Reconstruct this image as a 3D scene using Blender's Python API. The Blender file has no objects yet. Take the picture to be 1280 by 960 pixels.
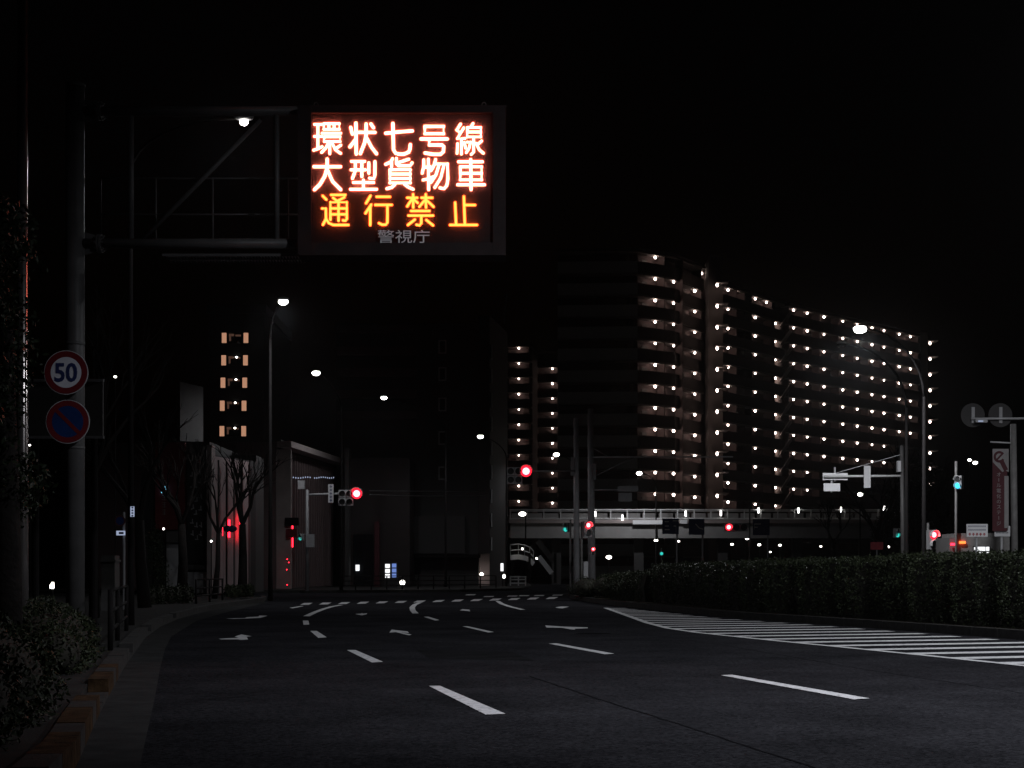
import bpy, math, random
import numpy as np
from mathutils import Vector, Matrix

scene = bpy.context.scene
COL = scene.collection
R = math.radians
random.seed(7)
rng = np.random.default_rng(7)

# ------------------------------------------------------------------ camera
F = 2000.0      # focal length in photo pixels (1280 wide)
H = 1.15        # eye height above the carriageway
HZ = 715.0      # photo row of the horizon
cam = bpy.data.cameras.new('camera')
cam.sensor_width = 36.0
cam.lens = 36.0 * F / 1280.0
cam.shift_y = (HZ - 480.0) / 1280.0
cam.clip_start, cam.clip_end = 0.1, 3000.0
camo = bpy.data.objects.new('camera', cam)
COL.objects.link(camo)
camo.location = (0, 0, H)
camo.rotation_euler = (R(90), 0, 0)
scene.camera = camo

# ------------------------------------------------------------------ world: night sky
w = bpy.data.worlds.new('World')
scene.world = w
w.use_nodes = True
wn = w.node_tree
bg = wn.nodes['Background']
sky = wn.nodes.new('ShaderNodeTexSky')
sky.sky_type = 'NISHITA'
sky.sun_disc = False
sky.sun_elevation = R(-3)
sky.sun_rotation = R(200)
wn.links.new(sky.outputs[0], bg.inputs[0])
bg.inputs[1].default_value = 0.007

vs = scene.view_settings
vs.view_transform = 'Standard'
vs.look = 'None'
vs.exposure = 0.0
vs.gamma = 1.0
vs.use_curve_mapping = False
cy = scene.cycles
cy.use_denoising = True
try:
    cy.denoiser = 'OPENIMAGEDENOISE'
except Exception:
    pass
cy.sample_clamp_indirect = 2.0
cy.max_bounces = 6
cy.caustics_reflective = False
cy.caustics_refractive = False

LAMP_NEAR_ASSUMED = 7800.0
LAMP_ADDED = 2800.0     # and of an unseen lamp added at right to brighten the hatching     # line above: watts of the assumed, unseen lamp by the near road
LAMP_ROW = 450.0      # watts of each lit street lamp in view


# ------------------------------------------------------------------ helpers
def at(px, py, Y):
    return Vector(((px - 640.0) * Y / F, Y, H + (HZ - py) * Y / F))


def gr(px, py, z=0.0):
    Y = F * (H - z) / (py - HZ)
    return Vector(((px - 640.0) * Y / F, Y, z))


class MB:
    def __init__(s):
        s.v, s.f = [], []

    def add(s, vs_, fs_):
        o = len(s.v)
        s.v += [tuple(v) for v in vs_]
        s.f += [tuple(i + o for i in f) for f in fs_]
        return s

    def box(s, c, d, rz=0.0, rx=0.0, ry=0.0):
        m = Matrix.Translation(Vector(c)) @ Matrix.Rotation(rz, 4, 'Z') @ Matrix.Rotation(ry, 4, 'Y') @ Matrix.Rotation(rx, 4, 'X')
        x, y, z = d[0] / 2, d[1] / 2, d[2] / 2
        p = [m @ Vector(q) for q in ((-x, -y, -z), (x, -y, -z), (x, y, -z), (-x, y, -z), (-x, -y, z), (x, -y, z), (x, y, z), (-x, y, z))]
        return s.add(p, [(3, 2, 1, 0), (4, 5, 6, 7), (0, 1, 5, 4), (1, 2, 6, 5), (2, 3, 7, 6), (3, 0, 4, 7)])

    def bar(s, p, q, wx, wy):
        """a square bar from p to q"""
        p, q = Vector(p), Vector(q)
        d = (q - p).normalized()
        u = d.cross(Vector((0, 0, 1)))
        if u.length < 1e-3:
            u = Vector((1, 0, 0))
        u.normalize()
        v = u.cross(d)
        a = []
        for c in (p, q):
            for i, j in ((-1, -1), (1, -1), (1, 1), (-1, 1)):
                a.append(c + u * i * wx / 2 + v * j * wy / 2)
        return s.add(a, [(0, 1, 2, 3), (7, 6, 5, 4), (0, 4, 5, 1), (1, 5, 6, 2), (2, 6, 7, 3), (3, 7, 4, 0)])

    def tube(s, pts, r, n=10, cap=True):
        pts = [Vector(p) for p in pts]
        rs = r if isinstance(r, (list, tuple)) else [r] * len(pts)
        o = len(s.v)
        prev = None
        for i, p in enumerate(pts):
            d = (pts[min(i + 1, len(pts) - 1)] - pts[max(i - 1, 0)])
            d.normalize()
            u = prev - d * prev.dot(d) if prev is not None else d.cross(Vector((0.13, 0.2, 1)))
            if u.length < 1e-4:
                u = d.cross(Vector((1, 0.1, 0)))
            u.normalize()
            prev = u
            v = d.cross(u)
            for k in range(n):
                a = 2 * math.pi * k / n
                s.v.append(tuple(p + (u * math.cos(a) + v * math.sin(a)) * rs[i]))
        for i in range(len(pts) - 1):
            for k in range(n):
                a, b = o + i * n + k, o + i * n + (k + 1) % n
                s.f.append((a, b, b + n, a + n))
        if cap:
            s.f.append(tuple(o + k for k in reversed(range(n))))
            e = o + (len(pts) - 1) * n
            s.f.append(tuple(e + k for k in range(n)))
        return s

    def ball(s, c, r, n=10, m=6, sz=(1, 1, 1)):
        c = Vector(c)
        o = len(s.v)
        s.v.append((c.x, c.y, c.z + r * sz[2]))
        for j in range(1, m):
            t = math.pi * j / m
            for k in range(n):
                a = 2 * math.pi * k / n
                s.v.append((c.x + r * sz[0] * math.sin(t) * math.cos(a), c.y + r * sz[1] * math.sin(t) * math.sin(a), c.z + r * sz[2] * math.cos(t)))
        s.v.append((c.x, c.y, c.z - r * sz[2]))
        e = len(s.v) - 1
        for k in range(n):
            s.f.append((o, o + 1 + k, o + 1 + (k + 1) % n))
            s.f.append((e, o + 1 + (m - 2) * n + (k + 1) % n, o + 1 + (m - 2) * n + k))
        for j in range(m - 2):
            for k in range(n):
                a, b = o + 1 + j * n + k, o + 1 + j * n + (k + 1) % n
                s.f.append((a, a + n, b + n, b))
        return s

    def disc(s, c, r, t, n=40, rz=0.0):
        """a round plate facing -Y (before the turn rz), t thick, its front face at c"""
        m = Matrix.Translation(Vector(c)) @ Matrix.Rotation(rz, 4, 'Z')
        a = [m @ Vector((r * math.cos(2 * math.pi * k / n), 0, r * math.sin(2 * math.pi * k / n))) for k in range(n)]
        b = [m @ Vector((r * math.cos(2 * math.pi * k / n), t, r * math.sin(2 * math.pi * k / n))) for k in range(n)]
        return s.add(a + b, [tuple(range(n)), tuple(range(2 * n - 1, n - 1, -1))] + [(k, k + n, (k + 1) % n + n, (k + 1) % n) for k in range(n)])

    def ring(s, c, r0, r1, t, n=40, rz=0.0, a0=0.0, a1=2 * math.pi):
        m = Matrix.Translation(Vector(c)) @ Matrix.Rotation(rz, 4, 'Z')
        full = a1 - a0 > 6.28
        q = n if full else n + 1
        P = []
        for y in (0, t):
            for rr in (r0, r1):
                for k in range(q):
                    a = a0 + (a1 - a0) * k / n
                    P.append(m @ Vector((rr * math.cos(a), y, rr * math.sin(a))))
        fs = []
        for k in range(n):
            j = (k + 1) % q
            fs += [(k, j, q + j, q + k), (2 * q + k, 3 * q + k, 3 * q + j, 2 * q + j), (k, 2 * q + k, 2 * q + j, j), (q + k, q + j, 3 * q + j, 3 * q + k)]
        return s.add(P, fs)

    def prism(s, poly, z0, z1):
        n = len(poly)
        return s.add([(p[0], p[1], z0) for p in poly] + [(p[0], p[1], z1) for p in poly],
                     [tuple(range(n - 1, -1, -1)), tuple(range(n, 2 * n))] + [(k, (k + 1) % n, (k + 1) % n + n, k + n) for k in range(n)])

    def sheet(s, poly, z):
        return s.add([(p[0], p[1], z) for p in poly], [tuple(range(len(poly)))])

    def ribbon(s, pts, wd, z):
        pts = [Vector((p[0], p[1], 0)) for p in pts]
        o = len(s.v)
        for i, p in enumerate(pts):
            d = pts[min(i + 1, len(pts) - 1)] - pts[max(i - 1, 0)]
            d.normalize()
            nrm = Vector((-d.y, d.x, 0)) * wd / 2
            s.v += [(p.x + nrm.x, p.y + nrm.y, z), (p.x - nrm.x, p.y - nrm.y, z)]
        for i in range(len(pts) - 1):
            a = o + 2 * i
            s.f.append((a, a + 1, a + 3, a + 2))
        return s

    def stroke(s, pts, r):
        """a rounded luminous stroke: a tube with balls at its joints"""
        s.tube(pts, r, 8)
        for p in pts:
            s.ball(p, r, 8, 6)
        return s

    def build(s, name, mat, parent=None, smooth=False):
        off = Vector((0, 0, 0))
        q = parent
        while q is not None:
            off += Vector(q.location)
            q = q.parent
        me = bpy.data.meshes.new(name)
        me.from_pydata([(v[0] - off.x, v[1] - off.y, v[2] - off.z) for v in s.v], [], s.f)
        me.update()
        if smooth:
            me.polygons.foreach_set('use_smooth', [True] * len(me.polygons))
        if mat is not None:
            me.materials.append(mat)
        o = bpy.data.objects.new(name, me)
        COL.objects.link(o)
        o.parent = parent
        return o


def tag(o, label, cat, group=None, kind=None):
    if label:
        o['label'] = label
    if cat:
        o['category'] = cat
    if group:
        o['group'] = group
    if kind:
        o['kind'] = kind
    return o


def thing(name, label, cat, loc=(0, 0, 0), group=None):
    o = bpy.data.objects.new(name, None)
    o.empty_display_size = 0.2
    COL.objects.link(o)
    o.location = loc
    return tag(o, label, cat, group)


def struct(name, mb, mat):
    o = mb.build(name, mat)
    o['kind'] = 'structure'
    return o


def child_copy(src, name, parent, delta):
    o = src.copy()
    o.name = name
    COL.objects.link(o)
    o.parent = parent
    o.location = Vector(src.location) + Vector(delta)
    return o


# ------------------------------------------------------------------ materials
def mat(name, col, rough=0.7, metal=0.0, var=0.25, scale=4.0, bump=0.0, bscale=60.0, spec=0.5):
    m = bpy.data.materials.new(name)
    m.use_nodes = True
    nt = m.node_tree
    b = nt.nodes['Principled BSDF']
    b.inputs['Roughness'].default_value = rough
    b.inputs['Metallic'].default_value = metal
    b.inputs['Specular IOR Level'].default_value = spec
    tc = nt.nodes.new('ShaderNodeTexCoord')
    if var > 0:
        n = nt.nodes.new('ShaderNodeTexNoise')
        n.inputs['Scale'].default_value = scale
        n.inputs['Detail'].default_value = 6
        n.inputs['Roughness'].default_value = 0.65
        nt.links.new(tc.outputs['Object'], n.inputs['Vector'])
        r = nt.nodes.new('ShaderNodeValToRGB')
        r.color_ramp.elements[0].position = 0.3
        r.color_ramp.elements[1].position = 0.7
        r.color_ramp.elements[0].color = (*[c * (1 - var) for c in col], 1)
        r.color_ramp.elements[1].color = (*[min(1, c * (1 + var)) for c in col], 1)
        nt.links.new(n.outputs['Fac'], r.inputs['Fac'])
        nt.links.new(r.outputs['Color'], b.inputs['Base Color'])
    else:
        b.inputs['Base Color'].default_value = (*col, 1)
    if bump > 0:
        n2 = nt.nodes.new('ShaderNodeTexNoise')
        n2.inputs['Scale'].default_value = bscale
        n2.inputs['Detail'].default_value = 3
        nt.links.new(tc.outputs['Object'], n2.inputs['Vector'])
        bp = nt.nodes.new('ShaderNodeBump')
        bp.inputs['Strength'].default_value = bump
        bp.inputs['Distance'].default_value = 0.02
        nt.links.new(n2.outputs['Fac'], bp.inputs['Height'])
        nt.links.new(bp.outputs['Normal'], b.inputs['Normal'])
    return m


def glow(name, col, strength):
    m = bpy.data.materials.new(name)
    m.use_nodes = True
    nt = m.node_tree
    nt.nodes.remove(nt.nodes['Principled BSDF'])
    e = nt.nodes.new('ShaderNodeEmission')
    e.inputs['Color'].default_value = (*col, 1)
    e.inputs['Strength'].default_value = strength
    nt.links.new(e.outputs[0], nt.nodes['Material Output'].inputs['Surface'])
    return m


M = {}
M['asphalt'] = mat('asphalt', (0.0205, 0.0205, 0.023), 1.0, var=0.35, scale=0.6, bump=0.5, bscale=70, spec=0.0)
_nt = M['asphalt'].node_tree
_b = _nt.nodes['Principled BSDF']
_src = _b.inputs['Base Color'].links[0].from_socket
_tc = [n for n in _nt.nodes if n.type == 'TEX_COORD'][0]
_vo = _nt.nodes.new('ShaderNodeTexVoronoi')      # pale and dark stones of the aggregate
_vo.inputs['Scale'].default_value = 38.0
_nt.links.new(_tc.outputs['Object'], _vo.inputs['Vector'])
_bw = _nt.nodes.new('ShaderNodeMapRange')
_bw.inputs['To Min'].default_value = 0.45
_bw.inputs['To Max'].default_value = 1.6
_nt.links.new(_vo.outputs['Color'], _bw.inputs['Value'])
_mx = _nt.nodes.new('ShaderNodeMix')
_mx.data_type = 'RGBA'
_mx.blend_type = 'MULTIPLY'
_mx.inputs[0].default_value = 1.0
_nt.links.new(_src, _mx.inputs[6])
_nt.links.new(_bw.outputs['Result'], _mx.inputs[7])
_nt.links.new(_mx.outputs[2], _b.inputs['Base Color'])
M['gutter'] = mat('gutter concrete', (0.036, 0.036, 0.036), 1.0, var=0.25, scale=2.5, bump=0.2, spec=0.0)
M['kerb'] = mat('kerb concrete', (0.032, 0.031, 0.030), 0.9, var=0.4, scale=5, bump=0.3, spec=0.15)
M['ochre'] = mat('worn ochre paint', (0.048, 0.028, 0.015), 0.9, var=0.75, scale=7, bump=0.3, spec=0.05)
M['pavement'] = mat('pavement slabs', (0.028, 0.027, 0.026), 0.95, var=0.4, scale=3, bump=0.3, spec=0.08)
M['soil'] = mat('soil', (0.03, 0.026, 0.02), 0.95, var=0.4, scale=4, bump=0.5, spec=0.05)
M['paint'] = mat('road paint', (0.57, 0.57, 0.58), 0.9, var=0.2, scale=14, bump=0.25, spec=0.2)
_nt = M['paint'].node_tree          # chipped and tyre-worn places show the asphalt
_b = _nt.nodes['Principled BSDF']
_src = _b.inputs['Base Color'].links[0].from_socket
_tc = [n for n in _nt.nodes if n.type == 'TEX_COORD'][0]
_n = _nt.nodes.new('ShaderNodeTexNoise')
_n.inputs['Scale'].default_value = 9.0
_n.inputs['Detail'].default_value = 8
_n.inputs['Roughness'].default_value = 0.8
_nt.links.new(_tc.outputs['Object'], _n.inputs['Vector'])
_r = _nt.nodes.new('ShaderNodeMapRange')
_r.inputs['From Min'].default_value = 0.53
_r.inputs['From Max'].default_value = 0.66
_nt.links.new(_n.outputs['Fac'], _r.inputs['Value'])
_mx = _nt.nodes.new('ShaderNodeMix')
_mx.data_type = 'RGBA'
_mx.inputs[7].default_value = (0.10, 0.10, 0.105, 1)
_nt.links.new(_r.outputs['Result'], _mx.inputs[0])
_nt.links.new(_src, _mx.inputs[6])
_nt.links.new(_mx.outputs[2], _b.inputs['Base Color'])
M['steel'] = mat('grey steel', (0.30, 0.30, 0.31), 0.5, var=0.12, scale=3)
M['galv'] = mat('galvanised steel', (0.42, 0.42, 0.43), 0.45, var=0.15, scale=5)
M['darksteel'] = mat('dark brown steel', (0.011, 0.010, 0.010), 0.75, var=0.15, scale=4, spec=0.06)
M['glossy'] = mat('glossy dark pole', (0.25, 0.23, 0.22), 0.22, 0.8, var=0.1)
M['gantry'] = mat('dark gantry paint', (0.075, 0.073, 0.072), 0.5, var=0.25, scale=3, spec=0.3)
M['pier'] = mat('brown grey pier', (0.12, 0.095, 0.09), 0.8, var=0.15, scale=0.5)
M['weathered'] = mat('weathered grey paint', (0.17, 0.165, 0.16), 0.6, var=0.25, scale=5, spec=0.3)
M['bannerwhite'] = mat('faded banner white', (0.26, 0.25, 0.25), 0.9, var=0.15, spec=0.1)
M['black'] = mat('black housing', (0.02, 0.02, 0.021), 0.55, var=0.1)
M['cabinet'] = mat('matt black cabinet', (0.024, 0.018, 0.018), 0.75, var=0.15, spec=0.08)
M['white'] = mat('white sheet', (0.75, 0.75, 0.76), 0.5, var=0.06)
M['signface'] = mat('sign white', (0.55, 0.55, 0.56), 0.5, var=0.06)
M['signback'] = mat('grey sign back', (0.30, 0.30, 0.31), 0.6, var=0.15)
M['red'] = mat('sign red', (0.13, 0.010, 0.015), 0.55, var=0.15, spec=0.2)
M['blue'] = mat('sign blue', (0.006, 0.028, 0.12), 0.55, var=0.15, spec=0.2)
M['navy'] = mat('route sign navy', (0.012, 0.02, 0.09), 0.5, var=0.08)
M['ink'] = mat('dark blue ink', (0.01, 0.02, 0.10), 0.6, var=0)
M['black ink'] = mat('black ink', (0.02, 0.02, 0.025), 0.6, var=0)
M['redink'] = mat('red ink', (0.35, 0.02, 0.03), 0.6, var=0)
M['leaf'] = mat('hedge leaf', (0.021, 0.027, 0.013), 0.55, var=0.7, scale=2.2, spec=0.16)
M['leaf2'] = mat('broad dark leaf', (0.014, 0.021, 0.010), 0.5, var=0.4, scale=3, spec=0.12)
M['core'] = mat('twigs', (0.022, 0.02, 0.014), 0.9, var=0.3)
M['bark'] = mat('bark', (0.015, 0.013, 0.012), 0.95, var=0.35, scale=6, bump=0.6, bscale=20, spec=0.1)
M['wallA'] = mat('tiled brown wall', (0.125, 0.088, 0.086), 0.8, var=0.2, scale=0.5)
M['parapet'] = mat('brown parapet', (0.07, 0.055, 0.053), 0.8, var=0.15, scale=0.4)
M['pale'] = mat('pale render', (0.32, 0.27, 0.26), 0.8, var=0.2, scale=0.7)
M['door'] = mat('dark door', (0.05, 0.04, 0.038), 0.5, var=0.1)
M['darkwall'] = mat('dark office wall', (0.04, 0.038, 0.038), 0.8, var=0.15, scale=0.4)
M['brick'] = mat('reddish tile wall', (0.024, 0.018, 0.018), 0.8, var=0.2, scale=1.2)
M['glass'] = mat('dark window glass', (0.012, 0.013, 0.015), 0.08, var=0)
M['greywall'] = mat('grey concrete wall', (0.10, 0.096, 0.094), 0.85, var=0.2, scale=0.8)
M['redwall'] = mat('dark red cloth and panels', (0.065, 0.012, 0.017), 0.8, var=0.2, scale=1)
M['curtain'] = mat('ribbed maroon facade', (0.12, 0.085, 0.085), 0.75, var=0.15, scale=1)
M['bridge'] = mat('bridge girder', (0.30, 0.29, 0.285), 0.7, var=0.15, scale=0.5)
M['rail'] = mat('pale handrail', (0.6, 0.6, 0.6), 0.45, var=0.08)
M['pinkwall'] = mat('pale pink wall', (0.42, 0.33, 0.33), 0.8, var=0.12, scale=1)

M['g_white_led'] = glow('warm white led', (1.0, 0.17, 0.105), 17.0)
M['g_yellow_led'] = glow('yellow led', (1.0, 0.110, 0.0165), 9.5)
M['g_lamp'] = glow('street lamp lens', (1.0, 0.98, 0.92), 22)
M['g_lampdim'] = glow('small lamp', (1.0, 0.95, 0.86), 9)
M['g_balcony'] = glow('balcony lamp', (1.0, 0.80, 0.70), 13)
M['g_red'] = glow('signal red', (1.0, 0.05, 0.06), 24)
M['g_redhalo'] = glow('painted red halo', (1.0, 0.012, 0.03), 2.6)  # dim red that paints the glow round a lit red signal
M['g_green'] = glow('signal green', (0.05, 0.9, 0.78), 0.8)
M['g_cyan'] = glow('signal cyan', (0.05, 0.6, 0.95), 2.2)
M['g_window'] = glow('lit stair window', (0.9, 0.46, 0.28), 0.5)
M['g_room'] = glow('dim room', (0.5, 0.26, 0.18), 0.12)
M['g_tube'] = glow('white tube', (1, 0.97, 0.93), 6)
M['g_panel'] = glow('lit white panel', (0.95, 0.97, 1.0), 1.3)
M['g_bluepanel'] = glow('lit blue panel', (0.25, 0.4, 1.0), 0.6)
M['g_neon'] = glow('red neon', (1.0, 0.012, 0.03), 9)
M['g_tail'] = glow('tail lamp', (1.0, 0.10, 0.02), 5)
M['g_teal'] = glow('teal window sign', (0.2, 0.65, 0.9), 1.2)
M['g_plate'] = glow('glowing plate', (0.62, 0.72, 1.0), 0.5)


def cover_mat():
    """added pane that spreads a halo round the lit letters: mostly see-through, slightly diffusing"""
    m = bpy.data.materials.new('halo diffusing pane')
    m.use_nodes = True
    nt = m.node_tree
    nt.nodes.remove(nt.nodes['Principled BSDF'])
    t = nt.nodes.new('ShaderNodeBsdfTransparent')
    t.inputs[0].default_value = (0.95, 0.95, 0.95, 1)
    d = nt.nodes.new('ShaderNodeBsdfTranslucent')
    d.inputs[0].default_value = (0.8, 0.8, 0.8, 1)
    mx = nt.nodes.new('ShaderNodeMixShader')
    mx.inputs[0].default_value = 0.040
    nt.links.new(t.outputs[0], mx.inputs[1])
    nt.links.new(d.outputs[0], mx.inputs[2])
    nt.links.new(mx.outputs[0], nt.nodes['Material Output'].inputs['Surface'])
    return m


M['pane'] = cover_mat()


def text(body, size, c, m, parent, name='lettering', width=None, bold=0.0, rz=0.0, ext=0.004):
    """flat lettering facing the road (-Y), centred on c"""
    cu = bpy.data.curves.new(name, 'FONT')
    cu.body = body
    cu.size = size
    cu.align_x, cu.align_y = 'CENTER', 'CENTER'
    cu.extrude = ext
    cu.offset = bold
    cu.resolution_u = 3
    t = bpy.data.objects.new(name, cu)
    COL.objects.link(t)
    bpy.context.view_layer.update()
    me = bpy.data.meshes.new_from_object(t.evaluated_get(bpy.context.evaluated_depsgraph_get()))
    bpy.data.objects.remove(t)
    P = np.array([v.co[:] for v in me.vertices])
    lo, hi = P.min(0), P.max(0)
    sx = (width / (hi[0] - lo[0])) if width else 1.0
    mb = MB()
    rot = Matrix.Rotation(rz, 4, 'Z')
    vs_ = []
    for p in P:
        q = rot @ Vector(((p[0] - (lo[0] + hi[0]) / 2) * sx, -p[2], p[1] - (lo[1] + hi[1]) / 2))
        vs_.append(q + Vector(c))
    mb.add(vs_, [tuple(f.vertices) for f in me.polygons])
    bpy.data.meshes.remove(me)
    return mb.build(name, m, parent)


def leaf_mesh(pts, size, asp=0.32, up=0.3):
    """rhombic leaves at the points pts (n,3)"""
    n = len(pts)
    d = rng.normal(size=(n, 3))
    d[:, 2] += up
    d /= np.linalg.norm(d, axis=1)[:, None]
    e = rng.normal(size=(n, 3))
    e -= d * (e * d).sum(1)[:, None]
    e /= np.linalg.norm(e, axis=1)[:, None]
    L = size * rng.uniform(0.6, 1.3, n)[:, None]
    v = np.stack([pts, pts + d * L * 0.5 + e * L * asp, pts + d * L, pts + d * L * 0.5 - e * L * asp], 1).reshape(-1, 3)
    f = np.arange(4 * n).reshape(-1, 4)
    mb = MB()
    mb.v = v.tolist()
    mb.f = f.tolist()
    return mb


def clump_points(n, c, r, shell=0.55):
    """points in the outer part of an uneven ellipsoid"""
    d = rng.normal(size=(n, 3))
    d /= np.linalg.norm(d, axis=1)[:, None]
    k = 1 + 0.10 * np.sin(5 * d[:, 0] + 3 * d[:, 2]) + 0.09 * np.sin(7 * d[:, 1] - 4 * d[:, 0]) + 0.07 * np.sin(11 * d[:, 2] + 6 * d[:, 0])
    rad = (shell + (1 - shell) * rng.uniform(0, 1, n) ** 0.6) * k
    return np.array(c) + d * rad[:, None] * np.array(r)


# ================================================================== SETTING
g = MB()
g.sheet([(-700, -60), (700, -60), (700, 1500), (-700, 1500)], 0.0)
struct('road', g, M['asphalt'])

KL = [gr(*p) for p in ((20, 1120), (62, 1030), (95, 960), (120, 902), (135, 872), (157, 832), (182, 797), (200, 784), (222, 774), (260, 763.5), (300, 757), (330, 752.5))]
KL = [Vector((-1.2, 2.0, 0)), Vector((-1.9, 5.4, 0))] + KL[2:]
KL += [Vector((-10.2, 66.5, 0)), Vector((-11.6, 69.5, 0)), Vector((-15, 72, 0)), Vector((-45, 76, 0))]


def resample(pl, step):
    out, acc = [Vector(pl[0])], 0.0
    for a, b in zip(pl, pl[1:]):
        L = (b - a).length
        t = step - acc
        while t <= L:
            out.append(a.lerp(b, t / L))
            t += step
        acc = (acc + L) % step
    return out


# sidewalk on the left with its raised kerb stones
inner = []
for i, p in enumerate(KL):
    d = (KL[min(i + 1, len(KL) - 1)] - KL[max(i - 1, 0)]).normalized()
    inner.append(p + Vector((-d.y, d.x, 0)) * 0.19)
g = MB()
g.prism([(p.x, p.y) for p in inner] + [(-45, 2)], -0.3, 0.12)
struct('sidewalk', g, M['pavement'])
st = resample(KL, 0.62)
ka, kb = MB(), MB()
low = ((12.6, 14.5), (20.3, 21.6), (28.5, 29.8), (37, 38.5))
for i in range(len(st) - 1):
    p, q = st[i], st[i + 1]
    d = (q - p).normalized()
    nrm = Vector((-d.y, d.x, 0))
    z = 0.165
    if any(a <= p.y < b for a, b in low):
        z = 0.05
    tgt = kb if (p.y < 12.6 and i % 3 != 1) or 14.5 <= p.y < 17.5 and i % 2 == 0 or 14.4 <= p.y < 15.3 else ka
    c0, c1 = p + d * 0.006, q - d * 0.006
    tgt.prism([c0, c1, c1 + nrm * 0.185, c0 + nrm * 0.185], -0.2, z - random.uniform(0, 0.008))
struct('kerb', ka, M['kerb'])
struct('painted_kerb', kb, M['ochre'])

GI = [gr(*p) for p in ((172, 1000), (175, 957), (192, 880), (200, 837), (206, 812), (214, 796), (246, 776), (287, 764.5), (312, 758.5), (336, 753))]
g = MB()
base = [p for p in KL if p.y > 5 and p.y < 62.5]
g.sheet([(-1.55, 5.6), ] + [(p.x, p.y) for p in GI] + [(p.x, p.y) for p in reversed(base)], 0.004)
struct('gutter', g, M['gutter'])

# lane dashes, each traced on the ground
dashes = [
    [(536, 858), (550, 858), (632, 893), (607, 894)],
    [(433.7, 813), (444.5, 813), (478.7, 827.7), (465, 828.6)],
    [(387.8, 789), (396, 789), (408.4, 797), (398, 797.7)],
    [(378.4, 776), (385.4, 776), (386.6, 781), (379.4, 781.2)],
    [(529.6, 771.2), (535.5, 771.1), (549.3, 775.4), (544, 776)],
    [(578, 783.2), (585, 783.2), (617.5, 790.4), (610.5, 791)],
    [(686, 805), (695, 804.5), (768, 817.5), (756, 818.2)],
    [(901, 844.6), (915, 844), (1087, 873.6), (1067.5, 874.8)],
]
for q in dashes:
    struct('lane_line', MB().sheet([gr(*p) for p in reversed(q)], 0.006), M['paint'])
struct('lane_line', MB().ribbon([gr(*p) for p in ((383, 770.5), (392.5, 766), (404, 761.5), (415, 758.4), (426, 756.5))], 0.17, 0.006), M['paint'])
struct('lane_line', MB().ribbon([gr(*p) for p in ((519.5, 767), (515.8, 763), (515.2, 759.4), (518.5, 756), (525, 753.3))], 0.17, 0.006), M['paint'])
struct('lane_line', MB().ribbon([gr(*p) for p in ((653.6, 762.4), (637, 758.3), (627.4, 755), (622, 751.5))], 0.17, 0.006), M['paint'])
c1 = lambda p: gr(250 + p[0] / 5.333, 740 + p[1] / 5.333)
c2 = lambda p: gr(460 + p[0] / 4.571, 720 + p[1] / 4.571)
for fn, q in ((c1, [(125, 314), (260, 307), (230, 300), (275, 285), (345, 297), (310, 300), (320, 318), (270, 322), (255, 318), (140, 318)]),
              (c1, [(175, 178), (300, 176), (310, 170), (390, 165), (395, 158), (450, 160), (400, 174), (320, 178), (220, 181)]),
              (c1, [(1035, 148), (1075, 145), (1080, 140), (1085, 145), (1115, 143), (1110, 150), (1080, 157)]),
              (c2, [(122, 325), (135, 308), (225, 318), (235, 327), (190, 325), (250, 336), (235, 340), (205, 334), (160, 322)]),
              (c2, [(525, 197), (540, 190), (578, 193), (585, 203), (555, 200)]),
              (c2, [(1012, 284), (1020, 284), (1120, 291), (1255, 295), (1255, 300), (1185, 303), (1180, 308), (1150, 305), (1110, 297), (1020, 296)]),
              (c2, [(1070, 180), (1105, 175), (1150, 176), (1110, 186), (1085, 184)])):
    struct('road_arrow', MB().sheet([fn(p) for p in reversed(q)], 0.006), M['paint'])
cw = MB()
for k in range(14):
    t = k / 13.0
    x = 383 + (690 - 383) * t
    y = 755 + (747.6 - 755) * t + 0.4 * math.sin(math.pi * t)
    cw.sheet([gr(x + dx, y + dy) for dx, dy in ((-8, 1.3), (3, 1.1), (8, -1.3), (-3, -1.1))], 0.006)
for x, y in ((588, 743.6), (611, 745.8), (640.5, 745.2), (655, 744.7), (674, 744.5), (697, 744)):
    cw.sheet([gr(x + dx, y + dy) for dx, dy in ((-7, .6), (5, .5), (7, -.6), (-5, -.5))], 0.006)
struct('crosswalk', cw, M['paint'])
struct('stop_line', MB().sheet([gr(*p) for p in ((362, 760), (376, 757.6), (380, 757.8), (366, 760.6))], 0.006), M['paint'])

# seams and cracks of the surface
M['seam'] = mat('tar seam', (0.010, 0.010, 0.011), 1.0, var=0.2, spec=0.0)
def wander(pts, amp, seed):
    r_ = random.Random(seed)
    out = []
    for p, q in zip(pts, pts[1:]):
        n_ = max(2, int((q - p).length / 0.25))
        out += [p.lerp(q, k / n_) + Vector((r_.uniform(-amp, amp), r_.uniform(-amp, amp), 0)) for k in range(n_)]
    return out + [pts[-1]]
for k_, (pp, wd_) in enumerate(((((660, 845), (760, 878), (870, 912), (1010, 958), (1060, 976)), 0.022), (((700, 778), (900, 806), (1100, 840), (1290, 868)), 0.015), (((210, 880), (330, 868), (470, 861), (640, 858)), 0.014))):
    struct('road_seam', MB().ribbon(wander([gr(*p) for p in pp], 0.012, k_), wd_, 0.003), M['seam'])
M['patch'] = mat('asphalt repair', (0.017, 0.017, 0.018), 1.0, var=0.3, scale=2, bump=0.5, bscale=70, spec=0.0)
struct('road_patch', MB().sheet([gr(*p) for p in reversed(((520, 812), (640, 815), (668, 826), (536, 823)))], 0.003), M['patch'])
struct('manhole_cover', MB().disc((0, 0, 0), 0.001, 0.001, 3) if False else MB().sheet([gr(742, 792) + Vector((0.33 * math.cos(k * .2618), 0.33 * math.sin(k * .2618), 0)) for k in range(24)], 0.0035), M['seam'])

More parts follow.
